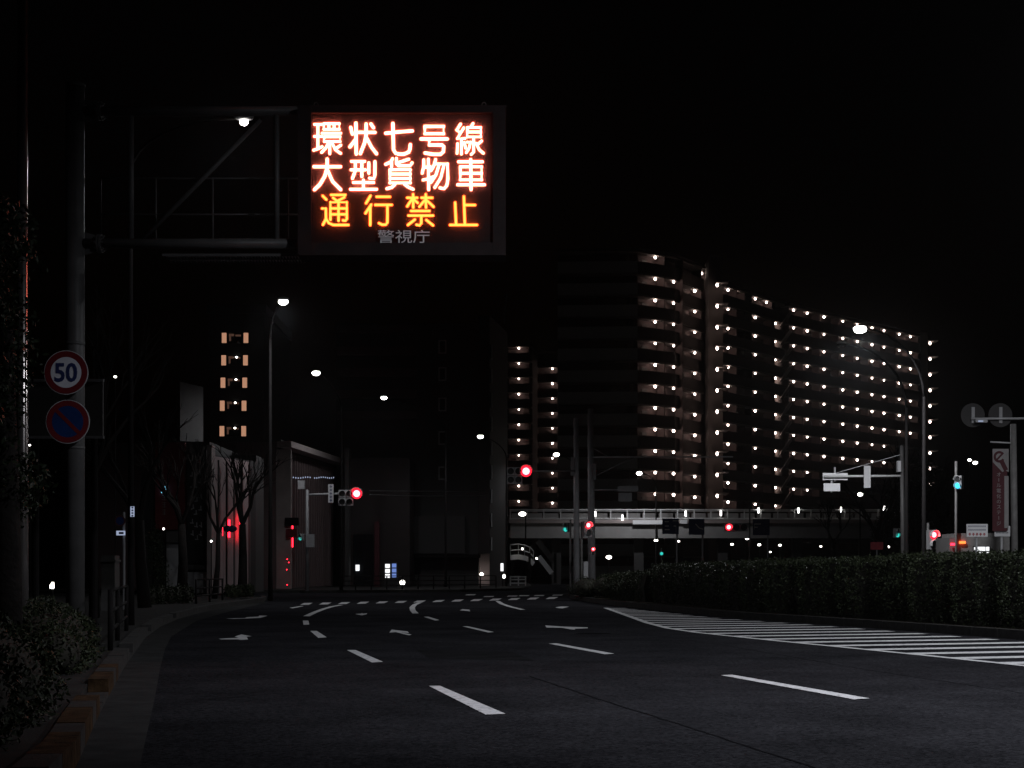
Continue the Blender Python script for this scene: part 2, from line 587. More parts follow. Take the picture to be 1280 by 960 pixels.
# hatched zone beside the median
ZO = [gr(*p) for p in ((757, 760), (785, 770), (810, 779), (835, 785.5), (872, 791), (925, 796.6), (980, 802.2), (1060, 810), (1160, 820), (1280, 832.5))]
ZO.append(ZO[-1] + (ZO[-1] - ZO[-2]).normalized() * 6)
struct('edge_line', MB().ribbon(ZO, 0.15, 0.007), M['paint'])
MK = [gr(*p) for p in ((712, 748), (735, 752.5), (772, 757.5), (835, 764), (922, 773), (1035, 781), (1154, 790), (1280, 800))]   # kerb of the median
MK.append(MK[-1] + (MK[-1] - MK[-2]).normalized() * 14)


def xon(pl, Y):
    for a, b in zip(pl, pl[1:]):
        if min(a.y, b.y) <= Y <= max(a.y, b.y):
            return a.x + (b.x - a.x) * (Y - a.y) / (b.y - a.y)
    return None


z = MB()
sd = Vector((3, 1, 0)).normalized()
for k in range(26):
    Y = 17.6 + 1.13 * k * (1 + 0.006 * k)
    x0 = xon(ZO, Y)
    if x0 is None:
        continue
    p = Vector((x0 + 0.02, Y, 0))
    q = None
    for i in range(1, 400):
        t = p + sd * i * 0.05
        xm = xon(MK, t.y)
        if xm is None or t.x > xm - 0.45:
            q = t
            break
    if q is None or (q - p).length < 0.3:
        continue
    off = Vector((-0.12, 0.40, 0))
    z.sheet([p, q, q + off, p + off], 0.006)
struct('hatched_zone', z, M['paint'])

# median island
MI = []
for i, p in enumerate(MK):
    d = (MK[min(i + 1, len(MK) - 1)] - MK[max(i - 1, 0)]).normalized()
    MI.append(p + Vector((-d.y, d.x, 0)) * 0.2)
ki = MB()
for p, q in zip(resample(MK, 0.9), resample(MK, 0.9)[1:]):
    d = (q - p).normalized()
    n = Vector((-d.y, d.x, 0))
    a, b = p + d * .008, q - d * .008
    ki.prism([a, b, b + n * 0.195, a + n * 0.195][::1], -0.2, 0.16)
struct('median_kerb', ki, M['kerb'])
g = MB()
g.prism([(p.x, p.y) for p in MI] + [(60, 30), (60, 64), (6, 66.5), (3.2, 66.2)], -0.2, 0.14)
struct('median_ground', g, M['soil'])
# far pavement beyond the junction
g = MB()
g.prism([(-60, 84), (-26, 86.5), (-11, 88.5), (-3, 92), (0.6, 100), (1.5, 122), (1.5, 420), (-60, 420)], -0.2, 0.14)
struct('far_pavement', g, M['pavement'])
g = MB()
g.prism([(4.2, 82), (60, 78), (60, 420), (14, 420), (8, 150), (4.2, 100)], -0.2, 0.14)
struct('opposite_pavement', g, M['pavement'])
struct('worn_pavement', MB().sheet([gr(*p) for p in ((640, 745.6), (680, 742.2), (712, 741), (712, 744), (680, 743.6))], 0.004), M['gutter'])


# ================================================================== MESSAGE BOARD AND GANTRY
YG = 21.4
gan = thing('sign_gantry', 'tall grey cantilever gantry carrying the lit message board', 'gantry', (at(94, 700, YG).x, YG, 0))
xp = at(94, 0, YG).x
s_ = YG / F
mb = MB()
ztop = at(0, 109, YG).z
mb.tube([(xp, YG, 0), (xp, YG, ztop)], 0.125, 20)
mb.disc((xp, YG - 0.02, ztop + 0.02), 0.02, 0.04)
mb.tube([(xp, YG, 0), (xp, YG, 0.05)], 0.26, 20)
pole = mb.build('pole', M['gantry'], gan, True)
pl = MB()
pl.tube([(xp, YG, ztop), (xp, YG, ztop + 0.04)], 0.135, 20)
pl.build('pole_cap', M['gantry'], pole)
for py in (139, 304.5):
    mb = MB()
    zc = at(0, py, YG).z
    x1 = at(400, 0, YG).x
    mb.tube([(xp + 0.1, YG, zc), (x1, YG, zc)], 0.066, 14)
    a = mb.build('arm', M['gantry'], gan, True)
    fl = MB()
    xf = at(125, 0, YG).x
    for dx in (-0.018, 0.018):
        fl.tube([(xf + dx - .012, YG, zc), (xf + dx + .012, YG, zc)], 0.125, 16)
    for k in range(8):
        t = 2 * math.pi * k / 8
        fl.tube([(xf - .06, YG + .1 * math.cos(t), zc + .1 * math.sin(t)), (xf + .06, YG + .1 * math.cos(t), zc + .1 * math.sin(t))], 0.014, 6)
    for dz in (0.10, -0.10):
        fl.box((xp + 0.19, YG, zc + dz), (0.2, 0.012, 0.07), 0, 0, 0.25 if dz > 0 else -0.25)
    fl.build('flange', M['gantry'], a)
za, zb = at(0, 139, YG).z, at(0, 304.5, YG).z
for px in (164, 346):
    MB().tube([at(px, 150, YG) + Vector((0, 0, 0.1)), at(px, 299, YG)], 0.036, 10).build('upright', M['gantry'], gan, True)
MB().tube([at(178, 300, YG), at(326, 150, YG)], 0.03, 10).build('diagonal_brace', M['gantry'], gan, True)
mb = MB()
YR = YG + 0.55
for py in (223, 268):
    mb.tube([at(126, py, YR), at(372, py, YR)], 0.012, 8)
for px in (126, 195, 266, 360):
    mb.tube([at(px, 222, YR), at(px, 306, YR)], 0.012, 8)
mb.tube([at(126, 223, YR), at(126, 306, YR)], 0.012, 8)
mb.build('catwalk_railing', M['gantry'], gan, True)
mb = MB()
zg = at(0, 317, YG).z
for k in range(44):
    x = at(205, 0, YG).x + k * 0.042
    mb.box((x, YG + 0.32, zg), (0.008, 0.5, 0.03))
for y in (0.08, 0.32, 0.56):
    mb.box((at(288, 0, YG).x, YG + y, zg - 0.002), (1.86, 0.012, 0.036))
mb.build('catwalk_grating', M['gantry'], gan)
mb = MB()
mb.tube([at(104, 158, YG), at(104, 300, YG), at(103, 420, YG), at(103, 700, YG)], 0.008, 6)
mb.build('cable', M['galv'], gan, True)
for py in (466, 527, 430, 560):
    MB().tube([(xp, YG, at(0, py, YG).z - .02), (xp, YG, at(0, py, YG).z + .02)], 0.13, 18).build('sign_band', M['gantry'], gan, True)

M['dimface'] = mat('weathered sign white', (0.62, 0.62, 0.68), 0.6, var=0.1)
brd = thing('message_board', 'large black board with glowing white and yellow characters over the road', 'electronic sign', at(502, 320, YG - 0.15))
YB = 21.12          # front plane of the cabinet
cx0, cx1 = at(372, 0, YB).x, at(632, 0, YB).x
cz0, cz1 = at(0, 319, YB).z, at(0, 132, YB).z
mb = MB()
cxm, czm = (cx0 + cx1) / 2, (cz0 + cz1) / 2
mb.box((cxm, YB + 0.26, czm), (cx1 - cx0, 0.40, cz1 - cz0))
mb.box((cxm, YB + 0.27, cz1 + 0.012), (cx1 - cx0 + 0.03, 0.42, 0.022))
cab = mb.build('cabinet', M['cabinet'], brd)
mb = MB()
wx0, wx1 = at(389, 0, YB).x, at(616, 0, YB).x
wz0, wz1 = at(0, 303, YB).z, at(0, 141, YB).z
for a, b, c, d in ((cx0, wx0, cz0, cz1), (wx1, cx1, cz0, cz1), (wx0, wx1, cz0, wz0), (wx0, wx1, wz1, cz1)):
    mb.box(((a + b) / 2, YB + 0.028, (c + d) / 2), (b - a - 0.002, 0.06, d - c - 0.002))
mb.build('front_frame', M['cabinet'], brd)
mb = MB()
mb.box(((wx0 + wx1) / 2, YB + 0.022, (wz0 + wz1) / 2), (wx1 - wx0 - 0.004, 0.003, wz1 - wz0 - 0.004))
mb.build('halo_pane', M['pane'], brd)  # added to scatter the letters' light into a halo
for px in (395, 605):
    c = at(px, 130.5, YB + 0.1)
    MB().ring((c.x, c.y, c.z), 0.022, 0.032, 0.012, 16).build('eye_bolt', M['gantry'], brd)

# the written strokes, traced from the characters (zoomed crops of the photo)
K1 = (385, 145, 10.104)
K2 = (500, 145, 10.104)
K3 = (385, 235, 11.13)
K4 = (490, 235, 10.24)
X = 1162
line1 = [(K1, 2.0, [
    [(82, 107), (165, 107)], [(125, 107), (125, 405)], [(82, 258), (175, 258)], [(72, 432), (130, 412), (178, 388)],
    [(200, 97), (395, 97), (395, 168), (200, 168), (200, 97)], [(264, 97), (264, 168)], [(330, 97), (330, 168)], [(178, 217), (415, 217)],
    [(205, 262), (405, 262), (405, 322), (205, 322), (205, 262)], [(262, 332), (228, 400), (172, 460)], [(275, 330), (275, 476)],
    [(305, 340), (345, 425), (412, 472)], [(415, 368), (352, 410)]]),
    (K1, 2.35, [
        [(540, 145), (560, 228)], [(605, 90), (610, 480)], [(530, 390), (598, 300)], [(640, 207), (845, 207)], [(735, 102), (735, 230), (715, 340), (660, 476)],
        [(745, 285), (800, 390), (865, 476)], [(795, 102), (826, 148)],
        [(982, 218), (1160, 200), (X + 155, 188)], [(1072, 95), (1080, 425), (1105, 468), (1150, 482), (X + 50, 482), (X + 110, 455), (X + 125, 420), (X + 130, 362)]]),
    (K2, 2.35, [
        [(315, 132), (550, 132), (550, 223), (315, 223), (315, 132)], [(267, 290), (595, 290)],
        [(370, 300), (370, 366), (530, 366), (552, 385), (548, 450), (510, 484), (420, 484), (318, 467)]]),
    (K2, 2.0, [
        [(765, 102), (717, 178), (760, 212)], [(805, 150), (725, 285), (820, 285)], [(775, 290), (775, 480)], [(727, 350), (720, 470)], [(812, 335), (828, 405)],
        [(922, 95), (895, 140)], [(850, 146), (1020, 146), (1020, 264), (850, 264), (850, 146)], [(850, 202), (1020, 202)],
        [(930, 270), (930, 455), (900, 485)], [(850, 330), (892, 330), (870, 410), (837, 462)], [(1030, 315), (972, 368)], [(962, 345), (1000, 425), (1052, 470)]])]
line2 = [(K1, 2.35, [
    [(77, 640), (410, 640)], [(243, 545), (243, 650), (210, 765), (150, 865), (82, 930)], [(250, 690), (310, 825), (412, 930)]]),
    (K1, 2.15, [
        [(550, 574), (715, 574)], [(545, 680), (725, 680)], [(598, 574), (598, 690), (562, 788)], [(680, 574), (680, 765)], [(768, 592), (768, 722)],
        [(845, 577), (845, 750), (830, 790), (778, 785)], [(700, 810), (700, 920)], [(575, 840), (828, 840)], [(537, 926), (865, 926)],
        [(1068, 540), (1045, 580), (982, 610)], [(1055, 575), (1055, 640)], [(X + 110, 546), (X - 25, 590)], [(X - 45, 535), (X - 45, 605), (X - 20, 628), (X + 125, 628), (X + 152, 592)],
        [(1035, 678), (X + 130, 678), (X + 130, 845), (1035, 845), (1035, 678)], [(1035, 733), (X + 130, 733)], [(1035, 789), (X + 130, 789)],
        [(1095, 868), (1060, 900), (997, 918)], [(X + 60, 865), (X + 105, 897), (X + 165, 925)]]),
    (K2, 2.1, [
        [(300, 555), (300, 640), (280, 722)], [(300, 650), (385, 640)], [(358, 545), (362, 930)], [(292, 808), (350, 795), (420, 768)],
        [(450, 550), (425, 635), (392, 690)], [(440, 605), (600, 605), (605, 800), (590, 880), (555, 918), (505, 908)], [(492, 620), (455, 740), (392, 838)], [(555, 620), (515, 780), (440, 902)]]),
    (K2, 2.2, [
        [(740, 578), (1040, 578)], [(762, 641), (1030, 641), (1030, 806), (762, 806), (762, 641)], [(762, 724), (1030, 724)], [(730, 868), (1065, 868)], [(893, 550), (898, 930)]])]
line3 = [(K3, 1.75, [
    [(205, 110), (255, 160)], [(198, 285), (248, 285), (250, 430), (208, 510)], [(252, 430), (290, 488), (350, 514), (562, 514)],
    [(322, 96), (520, 96), (505, 130), (430, 170)], [(350, 138), (400, 178)], [(312, 440), (312, 198), (540, 198), (540, 430), (520, 455), (487, 450)],
    [(425, 170), (425, 455)], [(312, 284), (540, 284)], [(312, 366), (540, 366)],
    [(870, 107), (808, 212)], [(880, 232), (800, 352)], [(866, 260), (866, 515)], [(955, 122), (1140, 122)], [(936, 235), (1165, 235)],
    [(1105, 245), (1105, 480), (1080, 510), (1030, 510), (988, 490)]]),
    (K4, 1.75, [
        [(195, 125), (322, 125)], [(270, 80), (272, 250)], [(250, 150), (195, 235)], [(290, 155), (328, 190)],
        [(378, 125), (516, 125)], [(432, 80), (435, 250)], [(415, 160), (350, 240)], [(447, 160), (532, 240)],
        [(245, 294), (480, 294)], [(210, 353), (525, 353)], [(375, 358), (375, 450), (352, 478), (315, 470)], [(292, 405), (205, 472)], [(440, 410), (525, 478)],
        [(808, 187), (820, 460)], [(920, 110), (932, 460)], [(945, 218), (1062, 218)], [(745, 473), (1087, 473)]])]
YL = YB + 0.045
for nm, m, lines in (('lettering', M['g_white_led'], line1), ('lettering', M['g_white_led'], line2), ('lettering', M['g_yellow_led'], line3)):
    mb = MB()
    for (ox, oy, sc), wd, strokes in lines:
        for stx in strokes:
            mb.stroke([at(ox + p[0] / sc, oy + p[1] / sc, YL) for p in stx], wd * YL / F * (0.90 if m is M['g_yellow_led'] else 0.84))
    o = mb.build(nm, m, brd)
text('警視庁', 0.185, at(504.5, 295.5, YB - 0.004), M['white'], brd, 'agency_lettering', width=at(537, 0, YB).x - at(472, 0, YB).x)

# ------------------------------------------------------------------ round signs on the gantry pole
def round_sign(name, label, cat, px, py, r, Y, face, ringm, ring_in, rz=0.0, group=None):
    c = at(px, py, Y)
    t = thing(name, label, cat, c, group)
    plt = MB().disc(c + Vector((0, 0.006, 0)), r, 0.012, 48, rz).build('plate', M['galv'], t)
    MB().ring(c + Vector((0, 0, 0)), r * ring_in, r * 0.965, 0.005, 48, rz).build('red_ring', ringm, t)
    MB().disc(c + Vector((0, 0.001, 0)), r * ring_in - 0.001, 0.004, 48, rz).build('face', face, t)
    return t, c


t, c = round_sign('speed_limit_sign', 'round white speed limit sign with red ring reading 50', 'traffic sign', 82.5, 465.5, 0.292, 21.15, M['dimface'], M['red'], 0.70)
text('50', 0.34, c + Vector((0, -0.003, 0)), M['ink'], t, 'numerals', width=0.30, bold=0.008)
t, c = round_sign('no_parking_sign', 'round blue no parking sign with red ring and slash', 'traffic sign', 84.5, 527, 0.290, 21.15, M['blue'], M['red'], 0.72)
MB().box(c + Vector((0, -0.001, 0)), (0.42, 0.004, 0.05), 0, 0, R(45)).build('slash', M['red'], t)


# ------------------------------------------------------------------ street lamps
def street_lamp(label, base, head, lit=True, watts=LAMP_ROW, style='arm', lens=(0.13, 0.20), tilt=0.0, rp=0.075, bend=0.7, group='street lamps along the road', m=None):
    base, head = Vector(base), Vector(head)
    t = thing('street_lamp', label, 'street lamp', base, group)
    m = m or M['darksteel']
    zt = head.z - bend * 0.4
    MB().tube([base, (base.x, base.y, base.z + 1.2), (base.x, base.y, zt - bend)], [rp * 1.25, rp, rp * 0.6], 12).build('pole', m, t, True)
    pts = []
    for k in range(9):
        u = k / 8.0
        a = u * math.pi / 2
        pts.append(Vector((base.x, base.y, 0)).lerp(Vector((head.x, head.y, 0)), (1 - math.cos(a)) * 0.92) + Vector((0, 0, (zt - bend) + (head.z + 0.05 - zt + bend) * math.sin(a))))
    MB().tube(pts, [rp * 0.6 - 0.002 * k for k in range(9)], 10).build('arm', m, t, True)
    d = (head - base)
    d.z = 0
    d = d.normalized() if d.length > 1e-3 else Vector((1, 0, 0))
    rz = math.atan2(d.y, d.x)
    hb = MB()
    hb.ball(head + Vector((0, 0, 0.09)), 1.0, 16, 8, (max(0.2, lens[1] * .8), 0.14, 0.07))
    hd = hb.build('lamp_head', M['steel'], t, True)
    lb = MB().ball(head + Vector((0, 0, -0.01)), 1.0, 14, 8, (lens[1] * 0.92, lens[0], max(0.07, lens[1] * .6)))
    lb.build('lens', M['g_lamp'] if lit else M['glass'], t, True)
    if lit and watts > 0:
        L = bpy.data.lights.new('street_light', 'SPOT')
        L.energy = watts
        L.color = (0.93, 0.95, 1.0)
        L.spot_size = R(172)
        L.spot_blend = 0.5
        L.shadow_soft_size = 0.12
        o = bpy.data.objects.new('street_light', L)
        COL.objects.link(o)
        o.parent = t
        o.location = head - base + Vector((0, 0, -0.05 - max(0.07, lens[1] * .6)))
    return t


def grz(px, Y, z=0.14):
    return Vector(((px - 640) * Y / F, Y, z))


street_lamp('street lamp with long arm reaching behind the gantry top', grz(163.5, 31, 0.12), at(305, 152, 31), lens=(.05, .09), rp=.06, watts=140)
street_lamp('brightest lamp of the left row, above the lit tower windows', grz(338, 57, 0.12), at(354, 377, 55), lens=(.10, .18), watts=750)
street_lamp('lamp over the theatre, second brightest of the left row', grz(427, 90), at(395, 466, 82), lens=(.16, .22), watts=700)
street_lamp('small lamp in front of the dark office block, mid height', grz(557, 108), at(480, 497, 100), lens=(.14, .2), watts=550)
street_lamp('lamp close to the pale corner of the dark office block', grz(633, 112), at(600.5, 545.5, 106), lens=(.13, .22), watts=260)
street_lamp('lamp beside the twin utility poles', grz(720, 130), at(695.5, 568, 125), lens=(.18, .26), watts=350)
street_lamp('lamp under the dark apartment wing, right of the twin poles', grz(820, 150), at(799, 591.5, 146), lens=(.22, .28), watts=1100)
street_lamp('tall curved lamp glaring in front of the apartment windows', grz(1155, 60), at(1075, 411, 58), lens=(.17, .26), watts=4000, rp=.09, bend=1.6)
street_lamp('tall curved lamp that is unlit, before the apartments', grz(1133, 64), at(1052, 431, 62), lit=False, rp=.09, bend=1.6)
# assumed street lamp out of view, added to light the near road
nl = street_lamp('assumed unseen street lamp beside the near road', Vector((10.5, 7.5, 0.14)), Vector((7.2, 8.2, 10.5)), lens=(.12, .2), watts=0, rp=.09, bend=1.2)
L = bpy.data.lights.new('street_light', 'SPOT')  # added light of the assumed lamp
L.energy = LAMP_NEAR_ASSUMED
L.color = (0.88, 0.91, 1.0)
L.spot_size = R(110)
L.spot_blend = 1.0
L.shadow_soft_size = 0.15
o = bpy.data.objects.new('street_light', L)
COL.objects.link(o)
o.parent = nl
o.location = Vector((7.2, 8.2, 10.3)) - Vector(nl.location)
o.rotation_euler = Vector((-0.7, 8.2, -10.3)).to_track_quat('-Z', 'Y').to_euler()

street_lamp('added unseen street lamp right of the near hedge', Vector((15.6, 26, 0.14)), Vector((12.6, 26.5, 10.3)), lens=(.12, .2), watts=LAMP_ADDED, rp=.09, bend=1.2)  # unseen lamp, added to brighten hatched zone, post and boards

# ================================================================== APARTMENTS
def seg_at(p, q, px, inset):
    """where the sight line of column px meets the facade line p-q moved back by inset"""
    p, q = Vector(p).to_2d(), Vector(q).to_2d()
    d = (q - p).normalized()
    n = Vector((-d.y, d.x))
    p = p + n * inset
    k = (px - 640) / F
    den = d.x - k * d.y
    t = (k * p.y - p.x) / den
    return p + d * t


Z0 = 43.75      # ceiling of the top storey
FH = 2.9


def apartment(name, label, segs, floors=15, group='apartment blocks with lit galleries', depth=14.0, fin_off=2.1):
    """segs: (p, q, {column: (first row, last row, side of the fin)}, lit)"""
    p0 = segs[0][0]
    t = thing(name, label, 'apartment block', (p0[0], p0[1], 0), group)
    wall, fin = MB(), MB()
    pars = [MB() for _ in range(floors + 1)]
    slabs = [MB() for _ in range(floors + 1)]
    roofs = []
    bare = [MB() for _ in range(floors + 1)]
    finished = []
    lamps = []
    for (p, q, cols) in segs:
        if slabs[0].v:
            finished.append((slabs, pars))
            pars = [MB() for _ in range(floors + 1)]
            slabs = [MB() for _ in range(floors + 1)]
        P, Q = Vector(p).to_2d(), Vector(q).to_2d()
        d = (Q - P).normalized()
        n = Vector((-d.y, d.x))
        L = (Q - P).length
        a = math.atan2(d.y, d.x)
        mid = (P + Q) / 2
        c = mid + n * (1.6 + depth / 2)
        wall.box((c.x, c.y, (Z0 + 0.3) / 2), (L, depth, Z0 + 0.3), a)
        for r in range(floors + 1):
            zc = Z0 - FH * r
            c = mid + n * 0.8
            slabs[r].box((c.x, c.y, zc + 0.1), (L, 1.6, 0.2), a)
            if r > 0 and zc > 0:
                c = mid + n * 0.07
                (pars if cols else bare)[r].box((c.x, c.y, zc + 0.86), (L - 0.01, 0.14, 1.72), a)
        c = mid + n * 0.7
        roofs.append(MB())
        roofs[-1].box((c.x, c.y, Z0 + 0.42), (L + 0.4, 2.2, 0.24), a)
        for px, (r0, r1, side) in cols.items():
            w = seg_at(p, q, px, 0.55)
            f = w + d * side * fin_off + n * 0.30
            fin.box((f.x, f.y, Z0 / 2), (0.15, 1.45, Z0), a)
            for r in range(r0, r1 + 1):
                lamps.append((w.x, w.y, Z0 - FH * r - 0.2, d, n, side))
    wall.build('wall', M['wallA'], t)
    finished.append((slabs, pars))
    for q_ in roofs:
        q_.build('roof', M['parapet'], t)
    for q_ in bare:
        if q_.v:
            q_.build('balcony', M['signface'], t)
    for slabs, pars in finished:
        for q_ in slabs:
            if q_.v:
                q_.build('floor_slab', M['pale'], t)
        for q_ in pars:
            if q_.v:
                q_.build('balcony', M['parapet'], t)
    if fin.v:
        fin.build('partition', M['wallA'], t)
    lamps.sort(key=lambda l: l[1])
    first = fd = None
    n_l = 0
    extra = MB()
    for (x, y, z, d, n, side) in lamps:
        n_l += 1
        if n_l > 100:
            extra.ball((x, y, z), 0.18, 8, 6)
            continue
        if first is None:
            first = MB().ball((x, y, z), 0.18, 8, 6).build('balcony_lamp', M['g_balcony'], t, True)
            w0 = Vector((x, y, z))
            db = MB()
            a = math.atan2(d.y, d.x)
            e = Vector((x, y)) - d * side * 1.1 + n * 1.02
            db.box((e.x, e.y, z - 1.35), (0.95, 0.06, 2.0), a)
            fd = db.build('door', M['door'], t)
        else:
            lc = child_copy(first, 'balcony_lamp', t, (0, 0, 0))
            k_ = random.uniform(0.82, 1.1)
            o_ = w0 - Vector(t.location)
            lc.scale = (k_, k_, k_)
            lc.location = Vector((x, y, z)) - Vector(t.location) - o_ * k_
            child_copy(fd, 'door', t, Vector((x, y, z)) - w0)
    if extra.v:
        o = extra.build('balcony_lamps', M['g_balcony'], t, True)
        o['kind'] = 'stuff'
    return t


def P2(px, Y):
    return ((px - 640) * Y / F, Y)


# block with the dark wing
tA = apartment('apartment_block', 'tallest apartment block with an unlit left wing and three columns of lamps', [
    (P2(697, 213.7), P2(797, 213), {}),
    (P2(797, 213), P2(843, 217.2), {819: (0, 11, 1), 842: (1, 11, 1)}),
    (P2(843.4, 217.4), P2(880, 226.5), {868.5: (1, 11, 1), 877: (0, 0, 1)})], fin_off=1.35)
o = MB()
o.box((*P2(889, 229), (Z0 + 1.2) / 2), (2.0, 14, Z0 + 1.2), R(-2))
o.build('corner_pier', M['pier'], tA)
pr = MB()
lampz = []
for r in range(1, 12):
    z_ = Z0 - FH * r - 0.25
    x_, y_ = P2(896, 220)
    lampz.append((x_ + 0.05, y_, z_))
    pr.box((x_ + 0.75, y_ + 1.2, z_ + 0.36), (1.7, 3.0, 0.16))
pr.build('corner_canopy', M['pale'], tA)
l0 = None
for x_, y_, z_ in lampz:
    if l0 is None:
        l0 = MB().ball((x_, y_, z_), 0.2, 8, 6, (0.85, 0.85, 1.25)).build('corner_lamp', M['g_balcony'], tA, True)
        b0 = Vector((x_, y_, z_))
    else:
        child_copy(l0, 'corner_lamp', tA, Vector((x_, y_, z_)) - b0)
tB = apartment('apartment_block', 'narrow apartment block between the pale pier and the stair flights', [
    (P2(903, 238), P2(981, 256), {910: (0, 11, 1), 944: (0, 11, -1), 969: (1, 11, -1), 920: (0, 0, 1), 958: (0, 0, 1)})])
cm = MB()
w_ = seg_at(P2(903, 238), P2(981, 256), 971, 0.9)
cm.tube([(w_.x + .1, w_.y, 0), (w_.x + .1, w_.y, Z0 - 3)], 0.75, 14)
cm.build('column', M['pale'], tB, True)
cols = {992: (0, 10, -1), 1009: (0, 10, -1), 1030: (0, 8, -1), 1053.5: (0, 8, -1), 1071.5: (0, 8, -1), 1090: (0, 8, -1), 1105: (0, 8, -1), 1124: (0, 6, -1), 1138: (0, 6, 1)}
tC = apartment('apartment_block', 'widest apartment block at right with a grid of bright gallery lamps', [
    (P2(986, 257), P2(1150, 290), cols)])
o = MB()
o.box((75.0, 296, (Z0 + 1) / 2), (1.25, 10, Z0 + 1))
o.build('corner_pier', M['pier'], tC)
pr = MB()
l0 = None
for r in range(0, 10):
    z_ = Z0 - FH * r - 0.3
    x_, y_ = P2(1162.5, 296)
    pr.box((x_ + 0.55, y_ + 1.0, z_ + 0.42), (1.7, 3.0, 0.16))
    if l0 is None:
        l0 = MB().ball((x_, y_, z_), 0.22, 8, 6, (0.9, 0.9, 1.2)).build('corner_lamp', M['g_balcony'], tC, True)
        b0 = Vector((x_, y_, z_))
    else:
        child_copy(l0, 'corner_lamp', tC, Vector((x_, y_, z_)) - b0)
pr.build('corner_canopy', M['pale'], tC)
sf = MB()
for r in range(0, 12):
    z_ = Z0 - FH * r - 0.9
    a = at(988.5, 0, 256)
    b = at(976, 0, 254.5)
    sf.bar((a.x, a.y, z_ - 0.2), (b.x, b.y, z_ - 2.7), 0.25, 0.5)
sf.build('stair_flight', M['pale'], tC)
tD = apartment('apartment_block', 'lower apartment block glimpsed between dark offices and twin poles', [
    (P2(634, 303), P2(664, 302.3), {648.5: (0, 12, 1)}),
    (P2(670, 311), P2(697, 310.3), {690.5: (1, 11, 1)})], depth=16)

# ================================================================== OTHER BUILDINGS
# tower with lit stair windows
YT = 105
tw = thing('office_tower', 'dark slim tower with five rows of lit orange stair windows', 'tower', grz(292, YT))
x0, x1 = at(262, 0, YT).x, at(330, 0, YT).x
MB().box(((x0 + x1) / 2, YT + 6, at(0, 392, YT).z / 2), (x1 - x0, 12, at(0, 392, YT).z)).build('wall', M['darkwall'], tw)
rows = [(294, 422.5, 0), (293.4, 450.5, 1), (292.5, 478.5, 1), (291.6, 507.3, 1), (291.2, 539, 1)]
for cx, cyy, has in rows:
    for dx in (-13.6, 13.6):
        c = at(cx + dx, cyy, YT)
        wd, hh = 6.0 * YT / F, 12.8 * YT / F
        f = MB()
        for sx in (-1, 1):
            f.box((c.x + sx * (wd / 2 + .03), YT - 0.03, c.z), (.06, .1, hh + .12))
        for sz in (-1, 1):
            f.box((c.x, YT - 0.031, c.z + sz * (hh / 2 + .03)), (wd, .1, .06))
        fr = f.build('window', M['darksteel'], tw)
        MB().box((c.x, YT - 0.012, c.z), (wd, .03, hh)).build('pane', M['g_window'], fr)
    c = at(cx, cyy, YT)
    wd, hh = 17 * YT / F, 12 * YT / F
    rec = MB().box((c.x, YT - 0.01, c.z), (wd, .03, hh)).build('window', M['glass'], tw)
    g1 = MB()
    g1.box((c.x - 0.24, YT - 0.03, c.z + 0.19), (0.34, .02, 0.16))
    g1.box((c.x - 0.33, YT - 0.031, c.z - 0.05), (0.12, .02, 0.3))
    g1.box((c.x + 0.2, YT - 0.03, c.z + 0.16), (0.36, .02, 0.12))
    g1.build('pane', M['g_room'], rec)
    if has:
        MB().ball((c.x + 0.14, YT - 0.06, c.z + 0.2), 0.055, 8, 6, (1.3, 1, 1)).build('lamp', M['g_lampdim'], rec)
rb = MB().box(((x0 + x1) / 2, YT + 6, at(0, 392, YT).z + 0.3), (x1 - x0 + 0.3, 12.3, 0.6)).build('roof_edge', M['darkwall'], tw)

# grey advertising slab
a = at(225, 478, 78)
b = at(250, 486, 80)
slab = MB()
slab.prism([(a.x, a.y), (b.x, b.y), (b.x + 0.1, b.y + 0.3), (a.x + 0.1, a.y + 0.3)], at(0, 553, 79).z, at(0, 480, 79).z)
pb = thing('billboard_slab', 'blank grey upright board above the red shop front', 'billboard', (a.x, a.y, 0))
slab.build('board', M['greywall'], pb)
MB().box(((a.x + b.x) / 2 + .1, (a.y + b.y) / 2 + .5, at(0, 553, 79).z / 2), (0.3, 0.3, at(0, 553, 79).z)).build('post', M['steel'], pb)

# red shop front
YS = 76
sh = thing('shop_building', 'low dark red shop front with a tall lettered strip and white lower wall', 'shop', grz(225, YS))
def wallbox(mbm, pxa, pxb, pya, pyb, Y, dep, yb=None):
    a, b = at(pxa, pya, Y), at(pxb, pyb, Y)
    lo = b.z if yb is None else yb
    return mbm.box(((a.x + b.x) / 2, Y + dep / 2, (a.z + lo) / 2), (b.x - a.x, dep, a.z - lo))
wallbox(MB(), 176, 262, 552, 0, YS + 0.6, 8, 0).build('wall', M['darkwall'], sh)
wallbox(MB(), 194, 231, 553, 662, YS + 0.2, 0.35).build('red_panel', mat('shop front red', (0.22, 0.03, 0.035), 0.7, var=0.15), sh)
wallbox(MB(), 208, 226, 668, 0, YS + 0.2, 0.35, 0.14).build('lower_wall', M['white'], sh)
wallbox(MB(), 208, 226, 664, 678, YS - 0.5, 0.6).build('awning', M['greywall'], sh)
wallbox(MB(), 234, 258, 563, 704, YS + 0.25, 0.3).build('poster_strip', M['black'], sh)
wallbox(MB(), 228, 264, 706, 712, YS - 0.3, 0.8).build('ledge', M['greywall'], sh)
wallbox(MB(), 230, 262, 715, 0, YS + 0.1, 0.4, 0.14).build('plinth', M['signface'], sh)
random.seed(3)
